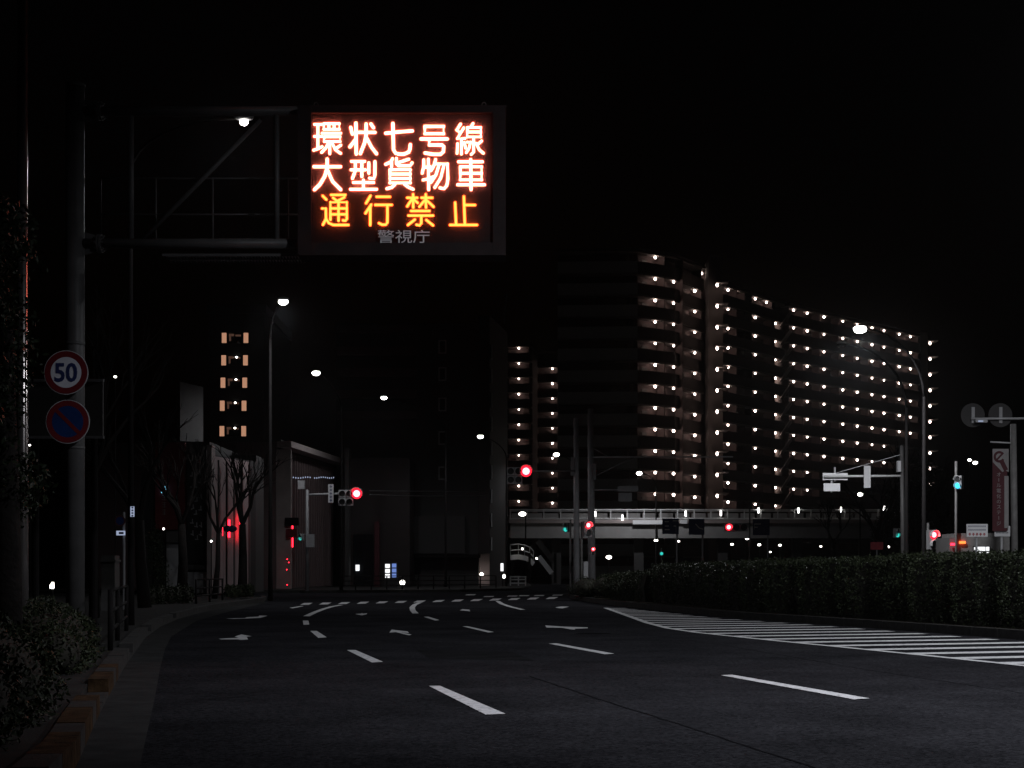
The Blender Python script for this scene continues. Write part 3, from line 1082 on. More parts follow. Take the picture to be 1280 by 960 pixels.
for k in range(7):
    z_ = 575 + k * 16
    mk = MB()
    for j in range(3):
        c = at(240 + j * 5 + random.uniform(-1, 1), z_ + random.uniform(-4, 4), YS + 0.24)
        mk.box(c, (0.17, 0.01, 0.05), 0, 0, random.uniform(-.6, .6))
        mk.box(c + Vector((0.03, -.002, 0.1)), (0.045, 0.01, 0.2))
    mk.build('lettering', M['signface'], sh)
tm = MB()
for p, q in (((203, 612), (206, 609)), ((206, 609), (208, 607)), ((204.6, 613.5), (207, 611)), ((201.5, 615.6), (204.5, 615.4))):
    tm.tube([at(*p, YS + 0.1), at(*q, YS + 0.1)], 0.028, 6)
tm.build('window_sign', M['g_teal'], sh)
ml = MB()
for k in range(3):
    c = at(205, 622 + k * 9, YS + 0.17)
    for j in range(3):
        ml.box(c + Vector((0, 0, (j - 1) * .1)), (0.2 - .05 * (j % 2), 0.02, 0.03))
    ml.box(c + Vector((0.02, -.003, 0)), (0.03, 0.02, 0.27))
ml.build('shop_lettering', M['pale'], sh)

# striped building with red neon behind its mullions
YN = 75
nb = thing('striped_building', 'pale pink wall behind dark mullions glowing red at street level', 'building', grz(290, YN))
a = at(258, 0, YN).x
b = at(316, 0, YN + 5).x
back = MB()
back.prism([(a, YN + 0.9), (b, YN + 5.9), (b, YN + 8.5), (a, YN + 8.5)], 0.14, at(0, 566, YN).z)
back.build('wall', M['darkwall'], nb)
fp = MB()
fp.prism([(a + .05, YN + 0.78), (b - .05, YN + 5.75), (b - .05, YN + 5.86), (a + .05, YN + 0.87)], 0.14, at(0, 568, YN).z)
fp.build('wall_panel', M['pinkwall'], nb)
wallbox(MB(), 258.5, 264.5, 556, 0, YN - 0.2, 0.9, 0.14).build('pillar', M['pale'], nb)
ms = []
for k in range(6):
    u = (k + 0.5) / 6
    p = Vector((a, YN, 0)).lerp(Vector((b, YN + 5, 0)), u)
    wdt = 0.07 if k % 2 else 0.06
    m_ = MB().box((p.x, p.y, at(0, 570, YN).z / 2), (wdt, 0.10, at(0, 570, YN).z - 0.2)).build('mullion', M['darksteel'] if k % 2 == 0 else M['greywall'], nb)
cn = MB().box(((a + b) / 2, YN + 7.3, at(0, 562, YN).z), (b - a, 2.4, 0.35), math.atan2(5, b - a) * 0.0).build('fascia', M['darkwall'], nb)
for px, z0_, z1_ in ((269, 646, 674), (279, 652, 670), (288, 650, 672), (302, 644, 676)):
    p = at(px, 0, YN + 1.0 + (px - 258) / 58 * 4.0)
    MB().tube([(p.x, p.y - 0.35, at(0, z1_, p.y).z), (p.x, p.y - 0.35, at(0, z0_, p.y).z)], 0.045, 8).build('neon_tube', M['g_neon'], nb)
mk = MB()
for px in (285, 290):
    mk.ball(at(px, 661, YN - 0.3), 0.2, 8, 6, (1.2, .4, .8))
mk.build('blue_lantern', M['navy'], nb)

# theatre with pale frame
YH = 97
th = thing('theatre', 'low theatre with pale roof edge and ribbed maroon facade receding to the right', 'theatre', grz(365, YH))
zt = at(0, 550, YH).z
fa = Vector((at(355, 0, YH).x, YH, 0))
fb = Vector((at(425, 0, YH + 17).x, YH + 17, 0))
dirf = (fb - fa).normalized()
nf = Vector((-dirf.y, dirf.x, 0))
bk = MB()
bk.prism([fa + nf * 0.5, fb + nf * 0.5, fb + nf * 12, fa + nf * 12], 0.14, zt - 0.1)
bk.build('wall', M['curtain'], th)
rb = MB()
for k in range(24):
    p = fa.lerp(fb, (k + .6) / 24.5) + nf * 0.44
    rb.box((p.x, p.y, (zt - 0.4) / 2), (0.14, 0.14, zt - 0.8), math.atan2(dirf.y, dirf.x))
rb.build('ribs', M['curtain'], th)
fr = MB()
fr.bar(fa + Vector((0, 0, zt - 0.25)), fb + Vector((0, 0, zt - 0.18)), 0.9, 0.36)
fr.build('roof_edge', M['pale'], th)
fr = MB()
p = fa
fr.box((p.x, p.y, (zt - 0.55) / 2), (0.2, 0.9, zt - 0.6), math.atan2(dirf.y, dirf.x))
fr.build('edge_pillar', M['pale'], th)
wallbox(MB(), 316, 351.5, 549, 0, YH + 0.6, 9, 0.14).build('side_wall', M['darkwall'], th)
wallbox(MB(), 324, 332, 678, 687, YH + 0.5, 0.1).build('poster', M['redwall'], th)
fl = MB()
random.seed(5)
for k in range(22):
    if k == 11:
        continue
    p = fa.lerp(fb, (k + 0.4) / 25) - nf * 0.04
    zz = at(0, 597, p.y).z + 0.03 * math.sin(k * 0.9)
    fl.ball((p.x, p.y, zz), 0.035, 6, 5, (1, 1, 1.6))
fl.build('lamp_string', M['g_plate'], th)
p = fa - nf * 0.55
MB().tube([(p.x - 0.02, p.y, at(0, 684, p.y).z), (p.x - .02, p.y, at(0, 650, p.y).z)], 0.028, 6).build('neon_tube', M['g_neon'], th)
rp_ = MB()
for x, y in ((359, 699), (361, 703), (358.5, 712), (359, 731), (355, 738)):
    rp_.ball(at(x, y, YH - 0.8), 0.03, 6, 5)
rp_.build('red_bulb', M['g_neon'], th)
wallbox(MB(), 357.5, 371, 661, 672, YH - 0.4, 0.12).build('red_panel', M['red'], th)
wallbox(MB(), 356, 373, 647, 657, YH - 0.4, 0.3).build('canopy', M['darksteel'], th)

# low dark hall right of the theatre
lh = thing('low_hall', 'low dark reddish hall between the theatre and the tall office block', 'building', grz(480, 112))
wallbox(MB(), 428, 512, 572, 0, 112, 14, 0.14).build('wall', M['brick'], lh)
wallbox(MB(), 431, 436, 560, 0, 109.5, 1.2, 0.14).build('pillar', M['darkwall'], lh)
wallbox(MB(), 442, 466, 668, 0, 111.8, 0.25, 0.14).build('entrance', M['glass'], lh)
wallbox(MB(), 468, 474, 652, 0, 111, 0.9, 0.14).build('red_post', M['redwall'], lh)
wallbox(MB(), 444.5, 449, 706, 713.5, 111.6, 0.2).build('light_box', M['g_panel'], lh)

# vending machines
for (xa, xb, ya, m, lb) in ((481.5, 487.3, 705, 'g_panel', 'white lit vending machine, left of the pair'), (490, 495.3, 704.5, 'g_bluepanel', 'bluish lit vending machine, right of the pair')):
    Yv = 104
    v = thing('vending_machine', lb, 'vending machine', grz((xa + xb) / 2, Yv), 'vending machines by the dark hall')
    wallbox(MB(), xa - 1.5, xb + 1.5, ya - 2, 0, Yv, 0.7, 0.14).build('body', M['black'], v)
    for k in range(3):
        wallbox(MB(), xa, xb, ya + 6.2 * k, ya + 6.2 * k + 4.8, Yv - 0.03, 0.05).build('lit_shelf', M[m], v)
# globe lamp and its thin post
gl = thing('globe_lamp', 'white globe lamp glowing low in front of the vending machines', 'lamp', grz(503, 95))
MB().tube([grz(503, 95), at(503, 731, 95)], 0.05, 8).build('stem', M['darksteel'], gl)
MB().ball(at(503, 728, 95), 0.15, 12, 8).build('globe', M['g_lampdim'], gl, True)

# dark office block
YO = 118
ob = thing('office_block', 'big unlit office block with a pale tiled stair shaft on its right', 'office block', grz(520, YO))
zo = at(0, 404, YO).z
wallbox(MB(), 420, 598, 404, 0, YO, 16, 0.14).build('wall', M['darkwall'], ob)
for k in range(5):
    wallbox(MB(), 421, 520, 406 + 27 * k, 416 + 27 * k, YO - 0.7, 0.75).build('balcony', M['parapet'], ob)
for py in (434, 468, 506, 548, 592):
    w_ = wallbox(MB(), 548, 558, py - 9, py + 8, YO - 0.04, 0.1).build('window', M['signback'], ob)
    wallbox(MB(), 549.6, 556.4, py - 7.4, py + 6.4, YO - 0.07, 0.06).build('pane', M['glass'], w_)
wallbox(MB(), 512, 581, 645, 692, YO - 1.2, 1.1).build('porch', M['darkwall'], ob)
wallbox(MB(), 500, 600, 693, 697, YO - 1.6, 1.6).build('canopy', M['darksteel'], ob)
sh_ = MB()
pA, pB, pC = at(598, 0, YO - 2), at(612, 0, YO - 2.4), at(634, 0, YO + 6)
sh_.prism([(pA.x, pA.y), (pB.x, pB.y), (pC.x, pC.y), (pC.x, YO + 14), (pA.x, YO + 14)], at(0, 692, YO).z, zo + 0.2)
sh_.build('stair_shaft', M['brick'], ob)
s2 = MB()
s2.prism([(pB.x + 0.02, pB.y + 0.3), (pC.x, pC.y), (pC.x, YO + 14), (pB.x, YO + 14)], 0.14, at(0, 692, YO).z)
s2.build('shaft_base', M['brick'], ob)
wallbox(MB(), 599, 612, 692, 0, YO + 1.2, 0.3, 0.14).build('alcove_screen', M['pinkwall'], ob)
MB().ball(at(602, 718, YO + 0.4), 0.13, 10, 6).build('alcove_lamp', M['g_lampdim'], ob, True)
for k in range(9):
    py = 440 + 30 * k
    c = at(614.5, py, YO - 2)
    w_ = MB().box((c.x, pB.y + 0.62, c.z), (0.1, 0.7, 0.95)).build('window', M['signback'], ob)
ant = MB()
ant.tube([at(630, 404, YO + 8), at(633, 368, YO + 8)], 0.06, 6)
ant.build('antenna', M['galv'], ob)

# distant blue lit sign strips right of the shaft
pl_ = thing('panel_light', 'bright upright light panel at the foot of the office shaft', 'lamp', grz(628, 112))
MB().tube([grz(628, 112), at(628, 716, 112)], 0.04, 6).build('post', M['darksteel'], pl_)
MB().box(at(627.5, 709, 112), (0.18, 0.1, 0.55), R(20)).build('panel', M['g_panel'], pl_)
pl_ = thing('globe_lamp', 'small white globe lamp between the office shaft and the stairs', 'lamp', grz(630, 110))
MB().tube([grz(630, 110), at(630, 722, 110)], 0.03, 6).build('stem', M['darksteel'], pl_)
MB().ball(at(630, 720.5, 110), 0.1, 10, 6, (1, 1, 1.4)).build('globe', M['g_lampdim'], pl_, True)
pl_ = thing('lantern', 'white dome lantern above the left end of the footbridge', 'lamp', grz(653, 141))
MB().tube([grz(657, 141), at(657, 640, 141)], 0.06, 8).build('pole', M['darksteel'], pl_)
MB().ball(at(653, 642.5, 141), 0.30, 12, 8, (1.1, 1, .62)).build('globe', M['g_lampdim'], pl_, True)

# ================================================================== FOOTBRIDGE
YF = 150
fbz = lambda py: at(0, py, YF).z
br = thing('footbridge', 'long grey footbridge crossing behind the junction with lit handrails', 'footbridge', grz(800, YF))
def span(mbm, pxa, pxb, pya, pyb, y0, dep):
    a, b = at(pxa, pya, YF), at(pxb, pyb, YF)
    return mbm.box(((a.x + b.x) / 2, YF + y0 + dep / 2, (a.z + b.z) / 2), (b.x - a.x, dep, a.z - b.z))
span(MB(), 638, 1118, 654, 672.5, 0.3, 3.0).build('girder', M['bridge'], br)
span(MB(), 636, 1121, 649.5, 654, 0.0, 3.6).build('deck_edge', M['pale'], br)
hr = MB()
for x0, x1 in ((637, 1120),):
    a, b = at(x0, 0, YF), at(x1, 0, YF)
    for py in (637, 648):
        hr.tube([(a.x, YF + 0.1, fbz(py)), (b.x, YF + 0.1, fbz(py))], 0.05, 8)
        hr.tube([(a.x, YF + 3.5, fbz(py)), (b.x, YF + 3.5, fbz(py))], 0.05, 8)
hr.build('handrail', M['rail'], br)
for k in range(24):
    px = 638 + k * 20.9
    a = at(px, 0, YF)
    MB().box((a.x, YF + 0.1, fbz(643.2)), (0.1, 0.1, fbz(637) - fbz(649.4))).build('rail_post', M['rail'], br)
pn = MB()
for k in range(23):
    px = 648.5 + k * 20.9
    a = at(px, 0, YF)
    pn.box((a.x, YF + 3.4, fbz(643.5)), (1.35, 0.04, 0.55))
pn.build('rail_panels', M['bridge'], br)
for px, py in ((744, 642.5), (778, 647), (857, 642), (901, 641.5), (948, 638), (998, 638), (1051, 637), (1105, 636)):
    c = at(px, py, YF)
    MB().tube([(c.x, YF - 0.05, c.z - 0.25), (c.x, YF - 0.05, c.z + 0.25)], 0.085, 8).build('rail_lamp', M['g_tube'], br)
for px in (696, 800, 906, 1000, 1085):
    a = at(px, 0, YF)
    MB().box((a.x, YF + 1.8, fbz(672) / 2), (0.9, 0.9, fbz(672))).build('pier', M['darkwall'], br)
mbx = MB()
mbx.bar(at(643, 646, YF - 0.25), at(700, 641, YF - 0.25), 0.05, 0.05)
# floodlit soffit boards of the lit bays
for px0, px1, py0, py1 in ((791, 828, 650.2, 655.4), (850, 859, 649.8, 654.6)):
    span(MB(), px0, px1, py0, py1, -0.1, 0.09).build('fascia_board', M['white'], br)

# bridge stairs with their landing
sr = thing('bridge_stairs', 'curved stair landing and flight with pale stringer below the footbridge', 'stairs', grz(675, 138))
YSR = 138
lp = [(638, 681), (648, 680), (656, 681.5), (662, 684), (667, 689)]
for off, nm in ((0, 'handrail'), (7, 'handrail')):
    m_ = MB()
    m_.tube([at(x, y + off, YSR + (x - 638) * 0.06) for x, y in lp], 0.045, 8)
    m_.build(nm, M['rail'], sr)
m_ = MB()
for x, y in lp:
    m_.tube([at(x, y, YSR + (x - 638) * 0.06), at(x, y + 14, YSR + (x - 638) * 0.06)], 0.03, 6)
m_.build('baluster', M['rail'], sr)
m_ = MB()
for (x, y), (x2, y2) in zip(lp, lp[1:]):
    a, b = at(x, y + 16, YSR + (x - 638) * .06), at(x2, y2 + 16, YSR + (x2 - 638) * .06)
    m_.bar(a, b, 0.06, 0.42)
m_.build('landing_edge', M['white'], sr)
m_ = MB()
a, b = at(674, 697, YSR), at(690, 718, YSR)
m_.bar(a, b, 1.4, 0.12)
for k in range(12):
    p = a.lerp(b, k / 11)
    m_.box((p.x, p.y, p.z + 0.09), (0.12, 1.3, 0.1))
m_.build('flight', M['bridge'], sr)
MB().bar(a + Vector((-.05, -0.78, 0.1)), b + Vector((-.05, -0.78, 0.1)), 0.08, 0.42).build('stringer', M['white'], sr)
m_ = MB()
m_.bar(at(672, 676, YSR + 1), at(693, 703, YSR + 1), 0.1, 0.5)
m_.build('upper_stringer', M['darkwall'], sr)
m_ = MB()
for px in (641, 662, 694):
    m_.box(at(px, 710, YSR + .5), (0.22, 0.22, 2.6))
m_.build('support_post', M['darksteel'], sr)
st_l = MB()
for x, y in ((653, 686), (671, 698)):
    st_l.ball(at(x, y, YSR - .1), 0.09, 8, 6)
st_l.build('stair_lamp', M['g_lampdim'], sr)
gd = thing('guard_rail', 'white guard rail under the curved stair landing', 'railing', grz(648, 120))
m_ = MB()
for py in (721, 724.5, 729):
    m_.tube([at(637, py, 120), at(658, py, 120)], 0.05, 8)
m_.build('rails', M['rail'], gd)
m_ = MB()
for px in (638, 648, 657):
    m_.tube([grz(px, 120), at(px, 720, 120)], 0.05, 8)
m_.build('posts', M['rail'], gd)


# ================================================================== TRAFFIC SIGNALS
def lens(t, c, r, m, rz=0.0, hood=True):
    ln = MB().disc(c, r, 0.03, 24, rz).build('lens', M['g_redhalo'] if m is M['g_red'] else m, t)  # for red, this disc is a painted halo behind the bright core
    if m is M['g_red']:
        q = Vector(c) + Matrix.Rotation(rz, 4, 'Z') @ Vector((0, -0.012, 0))
        MB().disc(q, r * 0.64, 0.01, 24, rz).build('led_cluster', m, ln)
    if hood:
        rot = Matrix.Rotation(rz, 4, 'Z')
        mbh = MB()
        n = 14
        P = []
        for y in (0.0, -min(0.22, r * 0.95)):
            for rr in (r * 1.12, r * 1.2):
                for k in range(n + 1):
                    a = R(-20) + R(220) * k / n
                    P.append(Vector(c) + rot @ Vector((rr * math.cos(a), y, rr * math.sin(a))))
        q = n + 1
        fs = []
        for k in range(n):
            fs += [(k, k + 1, 2 * q + k + 1, 2 * q + k), (q + k, 3 * q + k, 3 * q + k + 1, q + k + 1), (2 * q + k, 2 * q + k + 1, 3 * q + k + 1, 3 * q + k)]
        mbh.add(P, fs)
        mbh.build('hood', M['rail'], t)


def big_signal(label, px_red, py, Y, pitch_px, arrows=2):
    c = at(px_red, py, Y)
    p = pitch_px * Y / F
    t = thing('traffic_signal', label, 'traffic light', c, 'horizontal traffic signals with arrow boxes')
    b = MB()
    for k in range(3):
        b.box((c.x - k * p, Y + 0.12, c.z), (p - 0.01, 0.2, p * 1.02))
    hs = b.build('housing', M['galv'], t)
    if arrows:
        b = MB()
        for k in (1, 2):
            b.box((c.x - k * p, Y + 0.12, c.z - p * 1.12), (p - 0.01, 0.2, p * 1.0))
        b.build('arrow_box', M['galv'], t)
    for k in range(3):
        lens(t, Vector((c.x - k * p, Y, c.z)), p * (0.72 if k == 0 else 0.41), M['g_red'] if k == 0 else M['black'])  # lit red disc oversized to carry the painted halo
    for k in (1, 2):
        lens(t, Vector((c.x - k * p, Y, c.z - p * 1.12)), p * 0.41, M['black'])
    return t, c, p


YL1, YR1 = 86, 75
t, c, p = big_signal('red traffic signal on the left pole before the theatre', 445.8, 617, YL1, 9.1)
t2, c2_, p2_ = big_signal('red traffic signal hung in front of the lower apartment block', 657.6, 589, YR1, 9.6)

# pole and arm of the left signal
sp = thing('signal_pole', 'slim pole with horizontal arm holding the left red signal', 'pole', grz(384, YL1))
MB().tube([grz(384, YL1), at(384, 612, YL1)], [0.1, 0.075], 10).build('post', M['steel'], sp, True)
MB().tube([at(384, 618.5, YL1 + .2), at(440, 616.5, YL1 + .28)], 0.06, 10).build('arm', M['galv'], sp, True)
MB().box(at(377, 606, YL1), (0.35, 0.3, 0.45)).build('camera_box', M['galv'], sp)
MB().box(at(388, 676, YL1 - .1), (0.45, 0.28, 0.7)).build('control_box', M['signback'], sp)
nm_ = thing('place_name_sign', 'narrow upright white place name plate on the left signal arm', 'road sign', at(413.6, 617, YL1 - .05))
c = at(413.6, 616.8, YL1 - .05)
MB().box(c, (6.6 * YL1 / F, 0.04, 23 * YL1 / F)).build('plate', M['signface'], nm_)
m_ = MB()
for k in range(5):
    z_ = c.z + (2 - k) * 4.3 * YL1 / F
    m_.ring((c.x, c.y - 0.024, z_), 0.05, 0.075, 0.003, 4)
    m_.box((c.x, c.y - 0.024, z_), (0.12, 0.004, 0.02))
    m_.box((c.x, c.y - 0.0245, z_), (0.02, 0.004, 0.13))
m_.build('characters', M['ink'], nm_)
wr = thing('overhead_wire', 'pair of thin overhead wires crossing before the dark office block', 'wire')
m_ = MB()
for py, dy in ((613.5, 0), (618, 1.5)):
    m_.tube([at(462 + k * 14.5, py + dy * math.sin(math.pi * k / 10) + 0.1 * k, 88 + k) for k in range(11)], 0.014, 5)
m_.build('strands', M['galv'], wr)
wr.location = (0, 0, 0)

# twin poles at the right of the junction
YP = 79
up = thing('utility_pole', 'slimmer left pole of the twin poles holding the right red signal', 'pole', grz(721, YP), 'twin poles beside the junction')
MB().tube([grz(721, YP), at(720, 523, YP)], [0.16, 0.12], 12).build('post', M['galv'], up, True)
MB().tube([at(720, 588.5, YP), at(668, 589, YR1 + .15)], 0.035, 8).build('arm', M['steel'], up, True)
MB().box(at(715.5, 583, YP - .1), (0.16, 0.2, 0.9)).build('junction_box', M['steel'], up)
up = thing('utility_pole', 'thicker right pole of the twin poles with long braced arms', 'pole', grz(739, YP + 2), 'twin poles beside the junction')
MB().tube([grz(740, YP + 2), at(738, 511, YP + 2)], [0.2, 0.14], 12).build('post', M['galv'], up, True)
m_ = MB()
m_.tube([at(738, 571.5, YP + 2), at(916, 571, YP - 4)], 0.035, 8)
m_.tube([at(738, 558, YP + 2), at(760, 571, YP + 1.4)], 0.025, 6)
m_.tube([at(738, 598, YP + 2), at(792, 572, YP + .4)], 0.025, 6)
m_.build('long_arm', M['steel'], up, True)
MB().tube([at(738, 612.5, YP + 2), at(776, 612.5, YP + 1)], 0.035, 8).build('short_arm', M['steel'], up, True)
MB().box(at(743, 590, YP + 1.8), (0.16, 0.2, 0.8)).build('junction_box', M['steel'], up)
sb = thing('sign_board', 'grey sign back hanging from the short arm of the twin poles', 'road sign', at(782, 618, YP + 1))
m_ = MB()
m_.box(at(785, 611, YP + 1), (26 * YP / F, 0.05, 7 * YP / F))
m_.box(at(781.5, 621.5, YP + 1), (17 * YP / F, 0.05, 11 * YP / F))
m_.build('plates', M['signback'], sb)


def small_signal(label, px, py, Y, m, post=None, rz=0.0, horiz=False, body_px=None, r=0.14, col='steel', nl=3, lit=0, posttop=None):
    """an upright or small signal head, m is the lit lens material; post: pixel column of its pole"""
    c = at(px, py, Y)
    t = thing('traffic_signal', label, 'traffic light', c, 'smaller signals around the junction')
    rot = Matrix.Rotation(rz, 4, 'Z')
    b = MB()
    st_ = r * 2.35
    axis = rot @ Vector((1, 0, 0)) if horiz else Vector((0, 0, -1))
    ctr = c + axis * st_ * ((nl - 1) / 2 - lit) + rot @ Vector((0, 0.13, 0))
    dims = (st_ * nl, 0.2, st_ * 1.1) if horiz else (st_ * 1.1, 0.2, st_ * nl)
    b.box(ctr, dims, rz)
    b.build('housing', M[col], t)
    for k in range(nl):
        lens(t, c + axis * st_ * (k - lit), r, m if k == lit else M['black'], rz)
    if post is not None:
        pb_ = at(post, 0, Y + 0.25)
        zt_ = c.z + 0.5 if posttop is None else at(0, posttop, Y).z
        MB().tube([(pb_.x, pb_.y, 0.14), (pb_.x, pb_.y, zt_)], 0.05, 8).build('post', M['weathered'], t, True)
        MB().bar((pb_.x, pb_.y, c.z), (c.x, c.y + 0.2, c.z), 0.05, 0.05).build('bracket', M['steel'], t)
    return t


small_signal('small green signal facing left of the twin poles', 706.8, 662, 80, M['g_green'], 713, R(-35), nl=2, lit=1, r=.10)
small_signal('small red signal bracketed between the twin poles', 735.5, 656.5, 73, M['g_red'], 727, R(25), nl=2, lit=0, r=.15, posttop=652)
small_signal('tiny red pedestrian signal low on the thicker twin pole', 741.5, 686.5, 78, M['g_red'], None, R(15), nl=2, lit=0, r=.085)
small_signal('red signal in front of the footbridge between blue signs', 911, 659, 100, M['g_red'], 937, 0, horiz=True, nl=3, lit=0, r=.2, posttop=630)
small_signal('red signal at far right before the small white notice boards', 1167.5, 668.5, 66, M['g_red'], 1160, R(20), nl=2, lit=0, r=.17)
small_signal('green pedestrian signal beside the pole with the sign arm', 1122.5, 669, 82, M['g_green'], None, R(30), nl=2, lit=1, r=.10)
small_signal('cyan signal high on a slim pole near the round sign backs', 1197, 607, 62, M['g_cyan'], 1195, R(-40), nl=2, lit=1, r=.11, posttop=576)
small_signal('tiny green signal far under the footbridge', 827, 692, 140, M['g_green'], 827, 0, nl=1, lit=0, r=.13)
small_signal('green signal left of the theatre entrance', 375, 673.5, 88, M['g_green'], None, R(-40), nl=2, lit=1, r=.08)

# white cabinet by the twin poles
wc = thing('cabinet', 'narrow pale roadside cabinet beside the twin poles', 'cabinet', grz(732.5, 76))
MB().box(at(732.5, 712, 76) + Vector((0, .2, 0)), (5.5 * 76 / F, 0.35, 0.78)).build('body', M['signface'], wc)
MB().box(at(732.5, 723, 76) + Vector((0, .2, -.05)), (4.5 * 76 / F, 0.3, 0.3)).build('base', M['darksteel'], wc)

# blue route signs beneath the bridge
def route_sign(label, px0, px1, py0, py1, Y, marks):
    a, b = at(px0, py0, Y), at(px1, py1, Y)
    t = thing('route_sign', label, 'road sign', ((a.x + b.x) / 2, Y, 0), 'blue route signs below the footbridge')
    MB().box(((a.x + b.x) / 2, Y, (a.z + b.z) / 2), (b.x - a.x, 0.05, a.z - b.z)).build('plate', M['navy'], t)
    m_ = MB()
    for (x, y, x2, y2) in marks:
        m_.bar(at(x, y, Y - .03), at(x2, y2, Y - .03), 0.01, 0.055)
    m_.build('markings', M['signface'], t)
    MB().tube([(b.x - 0.1, Y + .12, 0), (b.x - .1, Y + .12, a.z)], 0.06, 8).build('post', M['steel'], t)
    return t


route_sign('blue route sign with bent arrow, leftmost under the footbridge', 828, 848.5, 648, 667.5, 100, [(831, 652, 836, 652), (831, 657.5, 836, 657.5), (831, 662, 837, 662), (841, 651, 847, 651), (842, 657.5, 845, 657.5), (845, 657.5, 845, 665)])
route_sign('dark blue sign with a diagonal white stroke, middle of the row', 861, 880.5, 648.5, 668.5, 100, [(869.5, 655, 874, 660), (874, 660, 879, 661.5)])
route_sign('dark blue sign with a white bracket mark, right of the red signal', 941, 962, 649, 669, 104, [(943, 655, 951, 655), (943, 655, 943, 662), (943, 659, 947, 659)])
m_ = None

# lamps below and behind the footbridge
random.seed(11)
for i, (px, py, Y, r) in enumerate(((761, 696.5, 150, .30), (820, 675.5, 175, .24), (844.5, 671, 170, .30), (848, 676.5, 180, .18), (899, 668.5, 178, .16), (915, 680.5, 185, .2),
                     (934, 672.7, 172, .28), (949, 681, 185, .22), (963, 690, 190, .14), (975, 681.5, 185, .2), (1075.5, 618, 110, .22), (1110, 683.5, 165, .2), (1219, 578.5, 150, .26), (1212, 575, 150, .2), (1026, 683, 185, .15))):
    lab = {0: 'flattened white lamp right of the twin poles, near the ground', 10: 'park lamp on thin post before the widest apartment block', 12: 'upper of two white lamps in the dark right of the apartments',
           13: 'lower left of two white lamps right of the apartments', 11: 'white lamp just right of the small red board',
           1: 'white lamp below the footbridge, left of the first blue sign', 2: 'brightest white lamp under the leftmost blue sign', 3: 'small lamp tucked under the brightest lamp of the footbridge',
           4: 'faint lamp under the red signal at the footbridge', 5: 'lamp low between the red signal and the last blue sign', 6: 'bright lamp just left of the last blue sign',
           7: 'lamp beneath the last blue sign', 8: 'faint low lamp right of the last blue sign', 9: 'lamp right of the last blue sign, under the bridge end', 14: 'faint lamp left of the small red board'}[i]
    c = at(px, py, Y)
    t = thing('area_lamp', lab, 'lamp', (c.x, c.y, 0), 'area lamps far behind the junction')
    MB().tube([(c.x, c.y + .1, 0), (c.x, c.y + .1, c.z)], 0.05, 6).build('pole', M['darksteel'], t)
    MB().ball(c, r * 0.78, 10, 6, (1.15, .8, .75)).build('lens', M['g_lampdim'], t, True)

# ================================================================== RIGHT SIDE STREET FURNITURE
YA = 67
sa = thing('sign_arm_pole', 'grey pole with long arm pointing left before the widest apartments', 'pole', grz(1129, YA))
MB().tube([grz(1129.5, YA), at(1127, 557, YA)], [0.10, 0.08], 12).build('post', M['gantry'], sa, True)
MB().tube([at(1128, 595, YA), at(1030, 595.5, YA)], 0.05, 10).build('arm', M['rail'], sa, True)
MB().tube([at(1127, 568, YA), at(1046, 591, YA)], 0.014, 6).build('stay_wire', M['galv'], sa)
MB().box(at(1123.5, 583, YA - .1), (0.15, 0.2, 0.45)).build('junction_box', M['galv'], sa)
for lab, x0, x1, y0, y1 in (('wide pale sign back behind the end of the long arm', 1028.5, 1059.5, 591.3, 600), ('smaller pale sign back under the end of the long arm', 1029.5, 1050, 604.2, 614)):
    a, b = at(x0, y0, YA + .12), at(x1, y1, YA + .12)
    t = thing('sign_board', lab, 'road sign', ((a.x + b.x) / 2, a.y, (a.z + b.z) / 2))
    MB().box(((a.x + b.x) / 2, a.y, (a.z + b.z) / 2), (b.x - a.x, 0.04, a.z - b.z)).build('plate', M['white'], t)
    MB().box(((a.x + b.x) / 2, a.y + .1, (a.z + b.z) / 2 + .1), (0.06, 0.14, a.z - b.z + .3)).build('bracket', M['galv'], t)
t = thing('place_name_sign', 'upright pale plate crossing the long sign arm at right', 'road sign', at(1084, 596, YA - .08))
MB().box(at(1084, 596, YA - .1), (8.2 * YA / F, 0.05, 27.5 * YA / F)).build('plate', M['signface'], t)
MB().box(at(1084, 595.5, YA - .04), (0.3, 0.06, 0.1)).build('clamp', M['galv'], t)

# near post with two round sign backs
YQ = 40
rs = thing('sign_post', 'pale steel post at the right edge with a short top arm', 'post', grz(1267, YQ, 0.14))
MB().tube([grz(1269, YQ, 0.14), at(1266.5, 530, YQ)], [0.09, 0.075], 14).build('post', M['weathered'], rs, True)
MB().tube([at(1214, 523.5, YQ), at(1300, 523, YQ)], 0.03, 10).build('top_arm', M['galv'], rs, True)
MB().tube([at(1238, 552.5, YQ), at(1267, 554, YQ)], 0.022, 8).build('banner_arm', M['galv'], rs, True)
fx = MB().box(at(1226, 526.5, YQ - .05), (0.3, 0.14, 0.07)).build('lamp_fixture', M['steel'], rs)
MB().box(at(1226, 526.4, YQ - .13), (0.12, 0.02, 0.03)).build('reflector', M['g_plate'], fx)
for px, lab in ((1216, 'round dark sign back at the left end of the top arm'), (1250.5, 'round dark sign back beside the right post')):
    c = at(px, 519, YQ + .06)
    t = thing('round_sign', lab, 'traffic sign', c)
    MB().disc(c, 15 * YQ / F, 0.02, 36).build('plate', M['darkwall'], t)
    MB().box(c + Vector((0, -.02, 0)), (0.08, 0.03, 0.4)).build('bracket', M['steel'], t)
